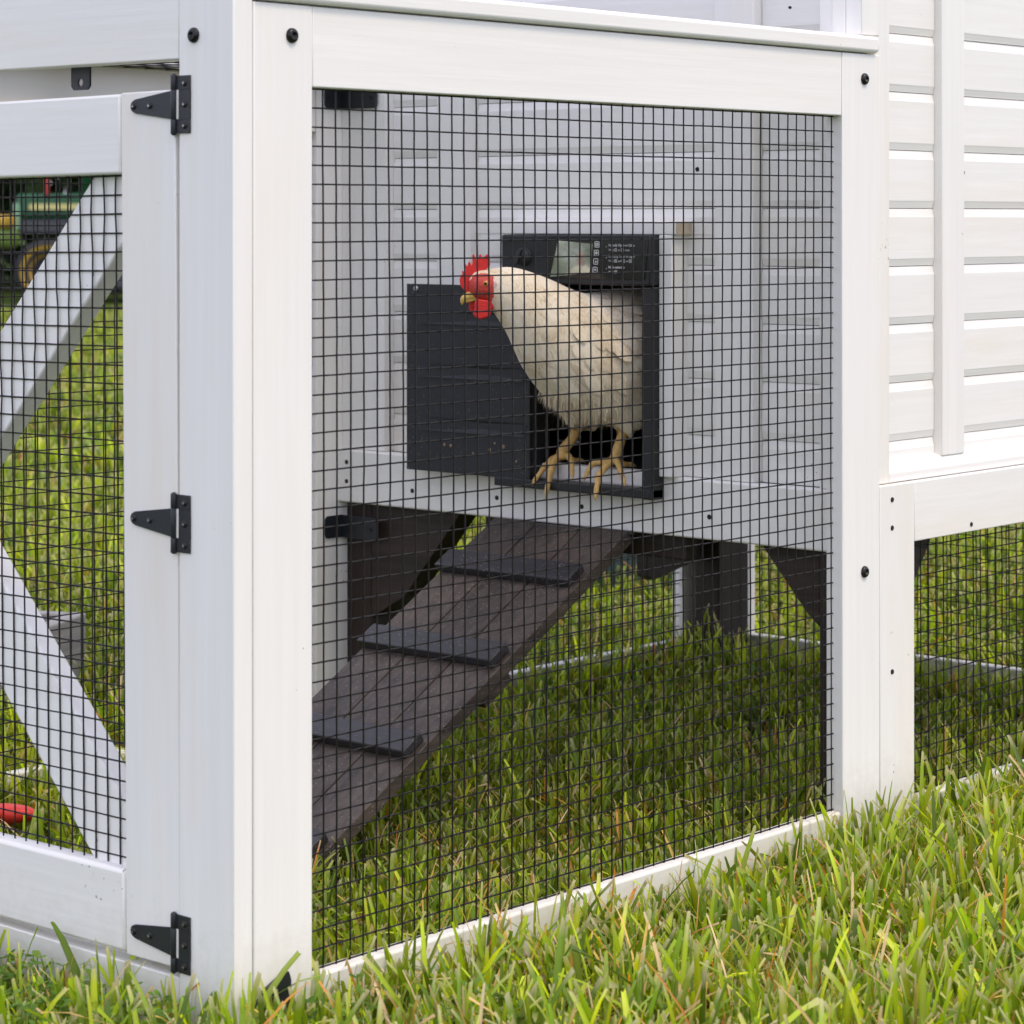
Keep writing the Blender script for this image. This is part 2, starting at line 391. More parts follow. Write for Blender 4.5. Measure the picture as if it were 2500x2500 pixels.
# top of the run: unseen wire on a light frame, spaced wide to admit daylight
board('roof_batten', .540, .575, .0625, .9375, 1.0185, 1.0335, 1)
def roof_wire():
    o = wire_panel('wire_mesh', (0, 0, 0), (1, 0, 0), .03, 1.094, 0, .92, (0, -1, 0), coop, .006, .006, 21, CELL=.0394)
    o.matrix_local = Matrix.Translation((0, .962, 1.0175)) @ Matrix.Rotation(R(90), 4, 'X')
roof_wire()

# house ------------------------------------------------------------
XH = 1.118; GR0 = .4963-.0792*2; PITCH = .0792
def siding(name, axis, a0, a1, z0, z1, face, parent=coop, q=.48):
    """lapped boards; axis 'B': plane x=face facing -X, spans y; axis 'A': plane y=face facing -Y, spans x"""
    m = MB(); n = int((z1-GR0)/PITCH)+2
    mt = WH[1] if axis == 'B' else WH[0]
    for k in range(n):
        lo, hi = GR0+k*PITCH+.0005, GR0+(k+1)*PITCH-.0005
        lo_c, hi_c = max(lo, z0), min(hi, z1)
        if hi_c-lo_c < .004: continue
        prof = [(.010, lo_c)]
        if lo >= z0: prof += [(q*.0052, lo_c), (q*.0048, lo_c+.0012), (.0006, lo_c+.0082), (0, lo_c+.0100)]
        else: prof += [(0, lo_c)]
        if hi <= z1: prof += [(0, hi_c-.0115), (.0006, hi_c-.0100), (q*.0054, hi_c-.0012), (q*.0058, hi_c)]
        else: prof += [(0, hi_c)]
        prof += [(.010, hi_c)]
        jit = random.uniform(-.0006, .0006)
        if axis == 'B': m.prism([(face+d+jit, a0, z) for d, z in prof], (0, a1-a0, 0), mt)
        else: m.prism([(a0, face+d+jit, z) for d, z in prof], (a1-a0, 0, 0), mt)
    # backing
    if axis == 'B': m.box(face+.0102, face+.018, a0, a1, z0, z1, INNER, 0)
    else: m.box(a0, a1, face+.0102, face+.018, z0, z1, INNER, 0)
    return m.build(name, parent)
ZT = 1.62
SF = XH+.0185
# gate-facing wall
siding('siding', 'B', .8800, .7170, 0, 0, SF) if False else None
siding('siding', 'B', .7710, .8790, .438, ZT, SF)
siding('siding', 'B', .2455, .6990, .7765, ZT, SF-.004)
siding('siding', 'B', .5720, .6990, .438, .7760, SF-.004)
siding('siding', 'B', .2455, .3030, .438, .7760, SF-.004)
siding('siding', 'B', .0710, .1770, .438, ZT, SF)
board('corner_board', XH, XH+.030, .8795, .9740, .438, ZT, 2)
board('batten', XH-.0, XH+.030, .7000, .7700, .438, ZT, 2)
board('batten', XH-.0, XH+.030, .1782, .2450, .438, ZT, 2)
board('corner_board', XH, XH+.030, .0265, .0700, .438, ZT, 2)
br = board('base_board', XH-.0085, XH+.016, .0265, .9800, .3550, .4375, 1, bev=.003)
for (px_, z) in ((.955, .418), (.955, .388), (.813, .383), (.640, .385), (.476, .384), (.247, .387)):
    screw(br, (XH-.0085, px_, z), (-1, 0, 0), .0036)
screw(coop, (SF-.0042, .285, .868), (-1, 0, 0), .0034); screw(coop, (XH, .118, 1.084), (-1, 0, 0), .002)
# opening frame in white trim
board('trim', XH-.020, XH+.034, .3030, .3265, .4380, .7760, 2)
m = MB(); m.box(XH-.020, XH+.016, .2955, .6210, .7765, .7950, WH[1], .0015); m.box(XH-.0202, XH+.014, .2944, .2958, .7768, .7947, RAW, 0); part(m, 'trim')
board('threshold', XH-.0100, XH+.012, .3300, .5670, .4210, .4425, 1, bev=.0016)
# near side wall (same plane as the run panel)
SA = .0245
siding('siding', 'A', 1.1940, 1.3315, .460, ZT, SA)
siding('siding', 'A', 1.3920, 2.0600, .460, ZT, SA)
board('corner_board', 1.1582, 1.1936, .008, .048, .4435, ZT, 2)
board('corner_board', XH-.003, 1.1570, .0262, .048, .4435, ZT, 2)
board('corner_board', XH-.003, 1.1575, .0005, .0258, 1.0415, ZT, 2)
board('batten', 1.3320, 1.3912, .012, .048, .4700, ZT, 2)
board('corner_board', 2.0605, 2.1300, .012, .048, .470, ZT, 2)
m = MB(); m.prism([(1.1940, .0085, .4436), (1.1940, .0085, .4560), (1.1940, .014, .4700), (1.1940, .0300, .4760), (1.1940, .040, .4436)], (.9360, 0, 0), WH[0], .0015); sk_ = part(m, 'base_board')
screw(coop, (1.4080, SA, .8640), (0, -1, 0), .0034)
# remaining walls, floor, added inner lid, roof
m = MB(); m.box(2.105, 2.130, .0485, .9500, .36, ZT, WH[1], .002); part(m, 'end_wall')
m = MB(); m.box(XH+.0305, 2.130, .9520, .9740, .36, ZT, WH[0], .002); part(m, 'back_wall')
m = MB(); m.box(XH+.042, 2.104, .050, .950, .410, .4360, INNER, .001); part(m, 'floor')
m = MB(); m.box(XH+.042, 2.104, .050, .950, 1.0, 1.01, INNER, .001); part(m, 'light_block_lid')  # unseen lid added to keep daylight out of the house
m = MB()
SH = plain('shingle', (.06, .06, .065), .9, 0, .2, (80, .8))
m.prism([(1.06, -.03, ZT), (1.06, .5, ZT+.30), (1.06, 1.03, ZT), (1.06, 1.03, ZT+.02), (1.06, .5, ZT+.325), (1.06, -.03, ZT+.02)], (1.13, 0, 0), SH); part(m, 'roof')
for xx in (XH+.004, 2.110):
    m = MB(); m.prism([(xx, .03, ZT), (xx, .5, ZT+.27), (xx, .97, ZT)], (.018, 0, 0), WH[1]); part(m, 'gable')
# dark legs with gussets
def leg(x0, x1, y0, y1): return MB().box(x0, x1, y0, y1, GZ-.01, .4090, DK[2], .0025).build('leg', coop)
leg(1.130, 1.215, .9224, .9770); leg(1.130, 1.213, .0268, .0783); leg(2.002, 2.092, .8960, .9510); leg(2.040, 2.104, .0500, .1050)
def gus(pts, v): return MB().prism(pts, v, DK[1], .0015).build('gusset', coop)
gus([(1.131, .0786, .4090), (1.131, .0786, .2500), (1.131, .1000, .2680), (1.131, .1900, .3710), (1.131, .1900, .4090)], (.026, 0, 0))
gus([(1.131, .9220, .4090), (1.131, .9220, .1750), (1.131, .8500, .2150), (1.131, .7300, .3560), (1.131, .7200, .4090)], (.044, 0, 0))
gus([(1.2135, .030, .4090), (1.2135, .030, .2150), (1.2350, .030, .2300), (1.3300, .030, .3500), (1.3300, .030, .4090)], (0, .026, 0))
gus([(1.830, .926, .4090), (1.830, .926, .1650), (1.850, .926, .1560), (1.960, .926, .1760), (2.0015, .926, .1850), (2.0015, .926, .4090)], (0, .024, 0))
MB().box(1.128, 1.150, .300, .680, .3200, .4090, DK[1], .002).build('ramp_ledger', coop)
# wire enclosure under the house
leg3 = board('stile', 1.1585, 1.2427, 0, T, GZ-.005, .4425, 2)
for z in (.4225, .3846, .1920): screw(leg3, (1.1873, 0, z), (0, -1, 0), .0036)
lr = board('house_rail', 1.2438, 2.130, .0005, T, .3610, .4425, 0); screw(lr, (1.3899, .0005, .3712), (0, -1, 0), .0034)
board('bottom_rail', 1.2438, 2.130, .001, T-.001, GZ-.005, .0125, 0, bev=.0035)
wire_panel('wire_mesh', (0, .018, 0), (1, 0, 0), 1.2430, 2.10, .0125, .3610, (0, -1, 0), coop, .003, .0012, 11)
board('stile', 2.008, 2.060, .9815, 1.007, GZ-.005, .358, 2)
board('bottom_rail', 1.140, 2.007, .9825, 1.006, GZ-.005, .0255, 0)
board('top_rail', 1.140, 2.007, .9825, 1.006, .3300, .4000, 0)
wire_panel('wire_mesh', (0, .992, 0), (1, 0, 0), 1.14, 2.014, .0255, .3300, (0, -1, 0), coop, .007, .004, 12)
board('stile', 2.106, 2.130, .908, .980, GZ-.005, .358, 2)
board('bottom_rail', 2.106, 2.130, .110, .907, GZ-.005, .0310, 1)
board('stile', 2.106, 2.130, .027, .108, GZ-.005, .358, 2)
wire_panel('wire_mesh', (2.118, 0, 0), (0, 1, 0), .108, .900, .0310, .3590, (-1, 0, 0), coop, .007, .004, 13)

# automatic door on the gate-facing wall -----------------------------
m = MB()
m.box(1.084, 1.117, .3265, .3450, .4060, .7030, PLA, .0015)           # right column
m.box(1.088, 1.117, .5500, .5640, .4240, .7030, PLA, .0015)           # left column
m.box(1.076, 1.108, .3265, .6160, .4080, .4205, PLA, .0015)           # bottom track
m.box(1.1135, 1.117, .3450, .3520, .4210, .7030, PLA, .0005)
op = m.build('door_opener', coop)
m = MB()
m.box(1.0785, 1.1165, .3268, .6040, .7045, .7758, PLA, .003)
for z in (.766, .7635, .733): m.box(1.0778, 1.0790, .576, .602 if z > .74 else .596, z, z+.0007, BLK, 0)
m.box(1.0776, 1.0790, .3300, .5130, .7715, .7750, BLK, .0005)
cb = m.build('control_box', op)
m = MB(); X_ = 1.0770
m.prism([(X_, .5076, .7712), (X_, .3291, .7712), (X_, .3356, .7130), (X_, .5130, .7130)], (.0020, 0, 0), GLS, .0006, 1); pn = m.build('front_panel', op)
m = MB(); X_ = 1.0764
m.prism([(X_, .4929, .7677), (X_, .4282, .7630), (X_, .4342, .7220), (X_, .5080, .7151)], (.0010, 0, 0), LCD); m.build('screen', op)
m = MB(); m.lathe((1.0785, .5585, .7435), (-1, 0, 0), [(.0135, 0), (.0135, .0015), (.0122, .0025), (.0118, .0025), (.0112, .0020), (.0108, .0075), (.0098, .0085), (.0001, .0085)], PLA, 28)
m.prism([(1.0675, .5550, .7545), (1.0675, .5600, .7560), (1.0675, .5700, .7355), (1.0675, .5640, .7320)], (.006, 0, 0), BLK, .0012); m.build('knob', op)
# printed symbols and instructions
TM = Matrix(((0, 0, -1, 0), (-1, 0, 0, 0), (0, 1, 0, 0), (0, 0, 0, 1)))
txt = bmesh.new()
def put_text(s, y, z, size, bold=False):
    cu = bpy.data.curves.new('t', 'FONT'); cu.body = s; cu.size = size; cu.extrude = .00005; cu.offset = .00006 if bold else .00001; cu.shear = .15
    ob = bpy.data.objects.new('t', cu); COL.objects.link(ob); bpy.context.view_layer.update()
    me = bpy.data.meshes.new_from_object(ob); me.transform(Matrix.Translation((1.0766, y, z)) @ TM); txt.from_mesh(me)
    w = max(v.co.x for v in ob.data.splines[0].points) if False else ob.dimensions.x
    bpy.data.objects.remove(ob); bpy.data.curves.remove(cu); bpy.data.meshes.remove(me); return w
def icon(y, z, s, kind):
    q = MB(); q.bm.free(); q.bm = txt; x = 1.0764; th = s*.12
    for (a, b_, c, d) in ((-s/2, s/2, s/2-th, s/2), (-s/2, s/2, -s/2, -s/2+th), (-s/2, -s/2+th, -s/2, s/2), (s/2-th, s/2, -s/2, s/2)):
        q.box(x, x+.0002, y+a, y+b_, z+c, z+d, PRT, 0)
    g = s*.24
    if kind == 'u': q.prism([(x, y-g, z-g*.7), (x, y+g, z-g*.7), (x, y, z+g*.8)], (.0002, 0, 0), PRT)
    if kind == 'd': q.prism([(x, y-g, z+g*.7), (x, y+g, z+g*.7), (x, y, z-g*.8)], (.0002, 0, 0), PRT)
    if kind == 'o': q.prism([(x, y+g*math.cos(a), z+g*math.sin(a)) for a in [k*math.pi/4 for k in range(8)]], (.0002, 0, 0), PRT)
    if kind == 'm':
        for dy in (-g*.8, 0, g*.8): q.box(x, x+.0002, y+dy-th*.5, y+dy+th*.5, z-g, z+g, PRT, 0)
for k, kd in enumerate('modu'[:2]+'ud'): icon(.4205+k*.0012, .7625-k*.0121, .0088, kd)
lines = [('Manually Open or Close', .7600, True), (('Press', 'u', 'or', 'd', 'once'), .7535, False), ('Resetting Timer or Light', .7445, True),
         (('Press', 'o', 'and', 'u', 'or', 'd'), .7380, False), ('Mode selection', .7290, True), (('Press', 'm'), .7225, False)]
for s_, z, bold in lines:
    if bold:
        put_text(s_, .4005, z, .0048, True); q = MB(); q.bm.free(); q.bm = txt; q.box(1.0764, 1.0766, .4030, .4042, z-.0012, z, PRT, 0)
    else:
        y = .3995
        for w_ in s_:
            if len(w_) == 1: icon(y-.0024, z+.0015, .0046, w_); y -= .0066
            else: y -= put_text(w_, y, z, .0042)+.0016
me = bpy.data.meshes.new('lettering'); txt.to_mesh(me); txt.free(); me.materials.append(PRT)
for p in me.polygons: p.material_index = 0
o = bpy.data.objects.new('lettering', me); COL.objects.link(o); o.parent = op
# sliding door, pushed open to the left
m = MB()
m.box(1.0790, 1.0815, .5480, .7960, .4196, .7005, DOORP, .0008)
for z in (.655, .575, .495):
    m.prism([(1.0790, .7740, z), (1.0762, .7660, z+.006), (1.0762, .5600, z+.006), (1.0790, .5520, z), (1.0762, .5600, z-.014), (1.0762, .7660, z-.014)], (.0006, 0, 0), DOORP)
m.box(1.0780, 1.0860, .5480, .5530, .4196, .7005, PLA, .0006)
sdoor = m.build('sliding_door', coop)
m = MB(); m.lathe((1.0790, .7755, .6935), (-1, 0, 0), [(.0042, -.001), (.0042, .0018), (.0034, .0026), (.0016, .0026), (.0014, .0010), (.0001, .0010)], ZINC, 18); m.build('rivet', sdoor)
m = MB(); SPK = plain('dried_mud', (.30, .20, .12), .9)
for (y, z, r_) in ((.7179, .4612, .0026), (.7050, .4604, .0030), (.6270, .4590, .0032), (.6170, .4690, .0020), (.6000, .4650, .0034), (.6215, .4880, .0022), (.575, .445, .002), (.66, .452, .0018)):
    m.lathe((1.0791, y, z), (-1, 0, 0), [(r_, -.001), (r_*.9, .0003), (r_*.5, .0009), (.0001, .0010)], SPK, 7)
m.build('mud_specks', sdoor)['kind'] = 'stuff'
m = MB(); m.box(1.150, 1.153, .515, .556, .4700, .4735, ZINC, .0008); m.build('guide_rod', op)

# ------------------------------------------------------------------ ramp
ramp_ = empty('ramp', (.55, .508, GZ))
tag(ramp_, 'dark brown stained wooden ramp with raised cleats from the coop doorway down to the grass', 'ramp')
def rp(x, y, z): return Vector((x-.55, y-.508, z-GZ))
sl0 = Vector((1.0990, 0, .3575)); dirr = Vector((.5659-1.0995, 0, .0551-.3585)).normalized(); nr = Vector((dirr.z, 0, -dirr.x)); nr = nr if nr.z > 0 else -nr
LR = .770; TH = .019
def rbox(s0, s1, y0, y1, n0, n1, m_, name, bev=.0015, lab=None):
    m = MB(); m.box(s0, s1, y0, y1, n0, n1, m_, bev)
    M = Matrix(((dirr.x, 0, nr.x, sl0.x-.55), (0, 1, 0, -.508), (dirr.z, 0, nr.z, sl0.z-GZ), (0, 0, 0, 1))); m.xform(M)
    return m.build(name, ramp_, lab)
RW = wood('ramp_wood', 0, (.022, .0165, .014), (.084, .064, .051), rough=.5, bump=.9, spots=False)
RC = wood('cleat_wood', 1, (.012, .012, .014), (.034, .032, .036), rough=.42, bump=.9, spots=False)
def dust(m_, amt):
    t = m_.node_tree; b = t.nodes['Principled BSDF']; L = t.links; src = b.inputs['Base Color'].links[0].from_socket
    tc = N(t, 'ShaderNodeTexCoord'); v = N(t, 'ShaderNodeTexVoronoi', Scale=190.0); L.new(tc.outputs['Object'], v.inputs[0])
    n_ = N(t, 'ShaderNodeTexNoise', Scale=9.0, Detail=3.0); L.new(tc.outputs['Object'], n_.inputs[0])
    a = N(t, 'ShaderNodeMath', operation='MULTIPLY_ADD'); L.new(n_.outputs[0], a.inputs[0]); a.inputs[1].default_value = -.16; L.new(v.outputs['Distance'], a.inputs[2])
    r = ramp(t, [(.0, (1, 1, 1)), (amt, (0, 0, 0))]); L.new(a.outputs[0], r.inputs[0])
    mx = N(t, 'ShaderNodeMix', data_type='RGBA'); L.new(r.outputs[0], mx.inputs[0]); L.new(src, mx.inputs[6]); mx.inputs[7].default_value = (.42, .38, .32, 1); L.new(mx.outputs[2], b.inputs['Base Color'])
dust(RW, .04); dust(RC, .035); dust(DOORP, -.012)
EDG = wood('worn_brown_edge', 0, (.10, .062, .038), (.25, .16, .10), rough=.6, bump=.9, spots=False)
for k in range(3):
    w3 = .256/3; rbox(0.004*(k == 1), LR, .380+k*w3+.0012, .380+(k+1)*w3-.0012, -TH, 0, RW, 'plank', .0016)
    if k == 0:
        pk = [c for c in ramp_.children if c.name.startswith('plank')][-1]; pk.data.materials.append(EDG)
        for f in pk.data.polygons:
            if f.normal.y < -.6: f.material_index = 1
rbox(.30, .36, .386, .630, -TH-.016, -TH-.0005, RW, 'crosspiece')
for s_ in (.1180, .3000, .4920, .690):
    rbox(s_-.020, s_+.020, .3860+.004, .6300+.010, .0003, .0135, RC, 'cleat', .0022)
m = MB(); m.box(1.098-.55, 1.110-.55, -.13, .13, .352-GZ, .3545-GZ, BLK, .0004); m.build('hook_plate', ramp_)
m = MB(); rng2 = random.Random(4)

# ------------------------------------------------------------------ hen
exec_hen = True
def skin_feather():
    m, t, b = mat('hen_skin'); L = t.links
    return m
FE = None
def feather_mat(name, c0, c1, c2):
    m, t, b = mat(name); L = t.links
    tc = N(t, 'ShaderNodeTexCoord'); n = N(t, 'ShaderNodeTexNoise', Scale=22.0, Detail=3.0); L.new(tc.outputs['Object'], n.inputs[0])
    mp = N(t, 'ShaderNodeMapping'); mp.inputs['Scale'].default_value = (420, 420, 130); L.new(tc.outputs['Object'], mp.inputs[0])
    n2 = N(t, 'ShaderNodeTexNoise', Scale=1.0, Detail=2.0); L.new(mp.outputs[0], n2.inputs[0])
    ad = N(t, 'ShaderNodeMath', operation='MULTIPLY_ADD'); L.new(n2.outputs[0], ad.inputs[0]); ad.inputs[1].default_value = .42
    a2 = N(t, 'ShaderNodeMath', operation='MULTIPLY'); L.new(n.outputs[0], a2.inputs[0]); a2.inputs[1].default_value = .58; L.new(a2.outputs[0], ad.inputs[2])
    cr = ramp(t, [(.33, c0), (.5, c1), (.68, c2)]); L.new(ad.outputs[0], cr.inputs[0]); L.new(cr.outputs[0], b.inputs['Base Color'])
    bp = N(t, 'ShaderNodeBump', Strength=.35, Distance=.0008); L.new(n2.outputs[0], bp.inputs['Height']); L.new(bp.outputs[0], b.inputs['Normal'])
    b.inputs['Roughness'].default_value = .75; b.inputs['Sheen Weight'].default_value = .25; b.inputs['Specular IOR Level'].default_value = .2
    return m
FEA = feather_mat('cream_feathers', (.58, .45, .29), (.76, .655, .49), (.84, .76, .62))
LEGM = plain('scaly_leg', (.54, .34, .11), .5, 0, .4, (190, 1.6))
RED = plain('red_comb', (.68, .026, .022), .45, 0, .4, (620, 1.6))
FACE = plain('red_face', (.56, .06, .045), .5, 0, .4, (380, 2.0))
BEAK = plain('beak_horn', (.74, .50, .13), .38, 0, .4, (90, .3))
EARL = plain('white_earlobe', (.74, .60, .50), .6, 0, .3, (400, .8))
EYE = plain('orange_iris', (.62, .22, .03), .12, 0, .6, (800, .2)); PUP = plain('pupil', (.004, .004, .004), .06, 0, .8)
FEB = feather_mat('shaded_feathers', (.44, .33, .20), (.62, .51, .36), (.76, .67, .53))  # darker copy of the cream feathers, shade put into the colour
hen = empty('hen', (1.10, .455, .4430))
tag(hen, 'cream white hen with a bright red comb standing in the coop doorway and leaning out', 'hen')
HO = Vector((1.10, .455, .4430))
def ball(bm, c, r3, rot=None, sub=2):
    M = Matrix.Translation(Vector(c)-HO) @ (rot.to_matrix().to_4x4() if rot else Matrix.Identity(4)) @ Matrix.Diagonal((*r3, 1))
    bmesh.ops.create_icosphere(bm, subdivisions=sub, radius=1, matrix=M)
def chain(bm, pts, step=.35, sub=2):
    """interpolated overlapping ellipsoids (p, r_along_side, r_vertical)"""
    for (p, a), (q, b_) in zip(pts, pts[1:]):
        p, q = Vector(p), Vector(q); n = max(2, int((q-p).length/(min(min(a), min(b_))*step))+1)
        for k in range(n+1):
            f = k/n; c = p.lerp(q, f); r_ = [a[i]*(1-f)+b_[i]*f for i in range(3)]; ball(bm, c, r_, None, sub)
bm = bmesh.new()
# trunk and neck: (centre), (rx, ry, rz)
spine = [((.966, .541, .7045), (.0200, .0180, .0215)), ((.985, .530, .7010), (.0245, .0225, .0285)), ((.998, .511, .6900), (.0350, .0330, .0400)),
         ((1.020, .488, .6650), (.0480, .0480, .0540)), ((1.050, .470, .6300), (.0630, .0620, .0730)), ((1.085, .455, .6060), (.0720, .0710, .0870)),
         ((1.130, .4380, .5990), (.0760, .0770, .0970)), ((1.180, .4300, .6000), (.0780, .0770, .0990)), ((1.240, .4300, .6050), (.0680, .0670, .0860)), ((1.310, .435, .6250), (.0350, .0380, .0500))]
def cr(p0, p1, p2, p3, t): return .5*((2*p1)+(p2-p0)*t+(2*p0-5*p1+4*p2-p3)*t*t+(3*p1-p0-3*p2+p3)*t**3)
_s = np.array([list(a)+list(b) for a, b in spine]); _f = []
for k in range(len(_s)-1):
    for t_ in np.arange(0, 1, .125): _f.append(cr(_s[max(k-1, 0)], _s[k], _s[k+1], _s[min(k+2, len(_s)-1)], t_))
for q in _f: ball(bm, q[:3], q[3:], None, 3)
# thighs
chain(bm, [((1.120, .4830, .5700), (.045, .042, .050)), ((1.124, .4950, .5350), (.030, .028, .030)), ((1.132, .4990, .5080), (.0165, .0155, .018))])
chain(bm, [((1.125, .4160, .5600), (.045, .044, .052)), ((1.128, .4120, .5300), (.032, .030, .030)), ((1.134, .4125, .5060), (.0180, .0170, .018))])
def r1(r_): return (r_, r_, r_)
def limb(pts): chain(bm, [(p, r1(r_)) for p, r_ in pts], .45, 1)
limb([((1.136, .4985, .5120), .0100), ((1.126, .5075, .4790), .0084), ((1.112, .5160, .4610), .0094)])
limb([((1.135, .4125, .5120), .0100), ((1.122, .4140, .4830), .0084), ((1.112, .4150, .4610), .0094)])
CLAWS = []
def toe(pts):
    pts = [(p, r_*1.08) for p, r_ in pts]
    pts = [pts[0]]+[q for a_, b_ in zip(pts, pts[1:]) for q in ((tuple((Vector(a_[0])+Vector(b_[0]))/2), min(a_[1], b_[1])*.88), b_)]
    limb(pts)
    a, b_ = Vector(pts[-2][0]), Vector(pts[-1][0]); CLAWS.append((b_, (b_-a).normalized()))
toe([((1.110, .5150, .4550), .0070), ((1.100, .5240, .4500), .0058), ((1.090, .5310, .4380), .0054), ((1.0780, .5350, .4240), .0044)])
toe([((1.110, .5150, .4550), .0070), ((1.098, .5180, .4500), .0062), ((1.082, .5130, .4300), .0060), ((1.0690, .5075, .4090), .0046)])
toe([((1.110, .5120, .4550), .0070), ((1.101, .4930, .4560), .0056), ((1.094, .4820, .4480), .0052), ((1.0880, .4760, .4370), .0044)])
toe([((1.114, .5130, .4550), .0060), ((1.128, .5080, .4480), .0048), ((1.138, .5050, .4470), .0038)])
toe([((1.110, .4160, .4550), .0070), ((1.101, .4320, .4520), .0056), ((1.094, .4440, .4490), .0052), ((1.0860, .4460, .4370), .0044)])
toe([((1.110, .4160, .4550), .0070), ((1.098, .4200, .4490), .0062), ((1.082, .4230, .4330), .0060), ((1.0690, .4160, .4130), .0046)])
toe([((1.110, .4150, .4550), .0070), ((1.101, .4040, .4540), .0056), ((1.092, .3900, .4420), .0050), ((1.0850, .3800, .4330), .0042)])
toe([((1.114, .4150, .4550), .0060), ((1.128, .4120, .4480), .0048), ((1.138, .4100, .4470), .0038)])
me = bpy.data.meshes.new('body_src'); bm.to_mesh(me); bm.free()
ob = bpy.data.objects.new('body_src', me); COL.objects.link(ob)
md = ob.modifiers.new('r', 'REMESH'); md.mode = 'VOXEL'; md.voxel_size = .0019; md.use_smooth_shade = True
ms = ob.modifiers.new('s', 'SMOOTH'); ms.factor = .5; ms.iterations = 6
dg = bpy.context.evaluated_depsgraph_get(); dg.update()
bme = bpy.data.meshes.new_from_object(ob.evaluated_get(dg)); bpy.data.objects.remove(ob)
bme.name = 'body'; body = bpy.data.objects.new('body', bme); COL.objects.link(body); body.parent = hen
bme.materials.clear(); [bme.materials.append(x) for x in (FEA, LEGM, FACE)]
HC = Vector((.9660, .5410, .7045)); e1 = Vector((-.661, .7505, 0)).normalized(); e2 = Vector((-.7505, -.661, 0)).normalized(); e3 = Vector((0, 0, 1))
SC = 3.59/6207.                                # metres per photo pixel at the head
def hd(px, py, off=0.): return HC-HO+e1*((1168-px)*SC)+e3*((696-py)*SC)+e2*off
def zf(x, y, off=0.): return hd(1050+x*.1294, 600+y*.1294, off)
for p in bme.polygons:
    c = p.center+HO; i = 0
    if c.z < .5105 and (abs(c.y-.505) < .035 or abs(c.y-.413) < .04) and c.z < .5085+.006*noise.noise(c*90): i = 1
    q = (p.center-(HC-HO)); u = q.dot(e1); w = q.z; ed = (u+.002)**2/.019**2+(w+.003)**2/.019**2
    if ed < 1.25+.25*noise.noise(c*150) and u > -.017 and w < .0175: i = 2
    p.material_index = i
    p.use_smooth = True
# feather cards over the body
cen = np.array([p.center for p in bme.polygons]); nor = np.array([p.normal for p in bme.polygons]); mi = np.array([p.material_index for p in bme.polygons])
SP = np.array([(Vector(s[0])-HO)[:] for s in spine]); 
def flow(c):
    d = np.linalg.norm(SP-c, axis=1); k = int(np.argmin(d)); a = SP[max(k-1, 0)]; b_ = SP[min(k+1, len(SP)-1)]; v = b_-a; v = v/np.linalg.norm(v)
    return v*.75+np.array([0, 0, -.55 if k > 2 else -.25]), k
ok = np.where(mi == 0)[0]; pick = rng.choice(ok, 7000, replace=False); V = []; F = []; MI = []
for i in pick:
    c, n_ = cen[i], nor[i]; v, k = flow(c)
    if k == 0 and rng.random() < .3: continue
    if c[2]+HO.z < .520 and rng.random() < .5: continue
    v = v-n_*v.dot(n_); v /= np.linalg.norm(v)+1e-9; v += rng.normal(0, .13, 3); v = v-n_*v.dot(n_); v /= np.linalg.norm(v); s_ = np.cross(n_, v)
    ln = [.006, .008, .011, .015, .021, .027, .032, .036, .038, .038][k]*rng.uniform(.8, 1.2); wd = ln*rng.uniform(.28, .36); lift = rng.uniform(.005, .055)
    big_ = k >= 4 and c[2]+HO.z > .56 and rng.random() < .08
    if big_: ln *= 1.55; wd = ln*.24; lift = rng.uniform(.035, .07)
    fm_ = 1 if rng.random() < (.10+.75*min(1, max(0, (c[0]+HO.x-1.12)/.09))) else 0  # darker feathers increase towards the rear, painting in the doorway shade
    base = len(V); st = [(0, .35), (.3, .85), (.62, 1.0), (.86, .72), (1.0, .22)]
    for (t_, w_) in st:
        p = c+v*ln*t_+n_*(-.0009+ln*lift*t_-ln*.18*t_*t_*0.5)
        crown = .0004+.0010*ln/.03
        for q in (-1, 0, 1): V.append(p+s_*wd*w_*q+n_*(crown if q == 0 else 0))
    for a in range(4):
        for q in range(2): x = base+a*3+q; F.append((x, x+1, x+4, x+3)); MI.append(fm_)
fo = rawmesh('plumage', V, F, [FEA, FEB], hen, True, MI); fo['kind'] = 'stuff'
# loose down on belly, thighs and neck edge
V = []; F = []
cand = [i for i in ok if cen[i][2]+HO.z < .555 and nor[i][2] < .35]
for i in rng.choice(cand, 2600, replace=True):
    c, n_ = cen[i], nor[i]; v = np.array([.25, 0, -1.0])+n_*.45+rng.normal(0, .34, 3); v /= np.linalg.norm(v); s_ = np.cross(v, rng.normal(0, 1, 3)); s_ /= np.linalg.norm(s_)
    ln = rng.uniform(.005, .017) if c[2]+HO.z > .512 else rng.uniform(.005, .010)
    b0 = len(V); w_ = .0004; mid = c+v*ln*.55+n_*.001; tip = c+v*ln+np.array([0, 0, -.15*ln])
    V += [c-s_*w_, c+s_*w_, mid+s_*w_*.8, mid-s_*w_*.8, tip+s_*w_*.12, tip-s_*w_*.12]; F += [(b0, b0+1, b0+2, b0+3), (b0+3, b0+2, b0+4, b0+5)]
do = rawmesh('down', V, F, [FEA], hen, True); do['kind'] = 'stuff'
# claws
for i, (p, d) in enumerate(CLAWS):
    m = MB(); p = p-HO; dn = (d+Vector((0, 0, -.6))).normalized()
    m.tube([p-d*.002, p+d*.004, p+d*.006+dn*.003, p+d*.006+dn*.008], [.0036, .0032, .0022, .0003], LEGM, 8); m.build('claw', hen)
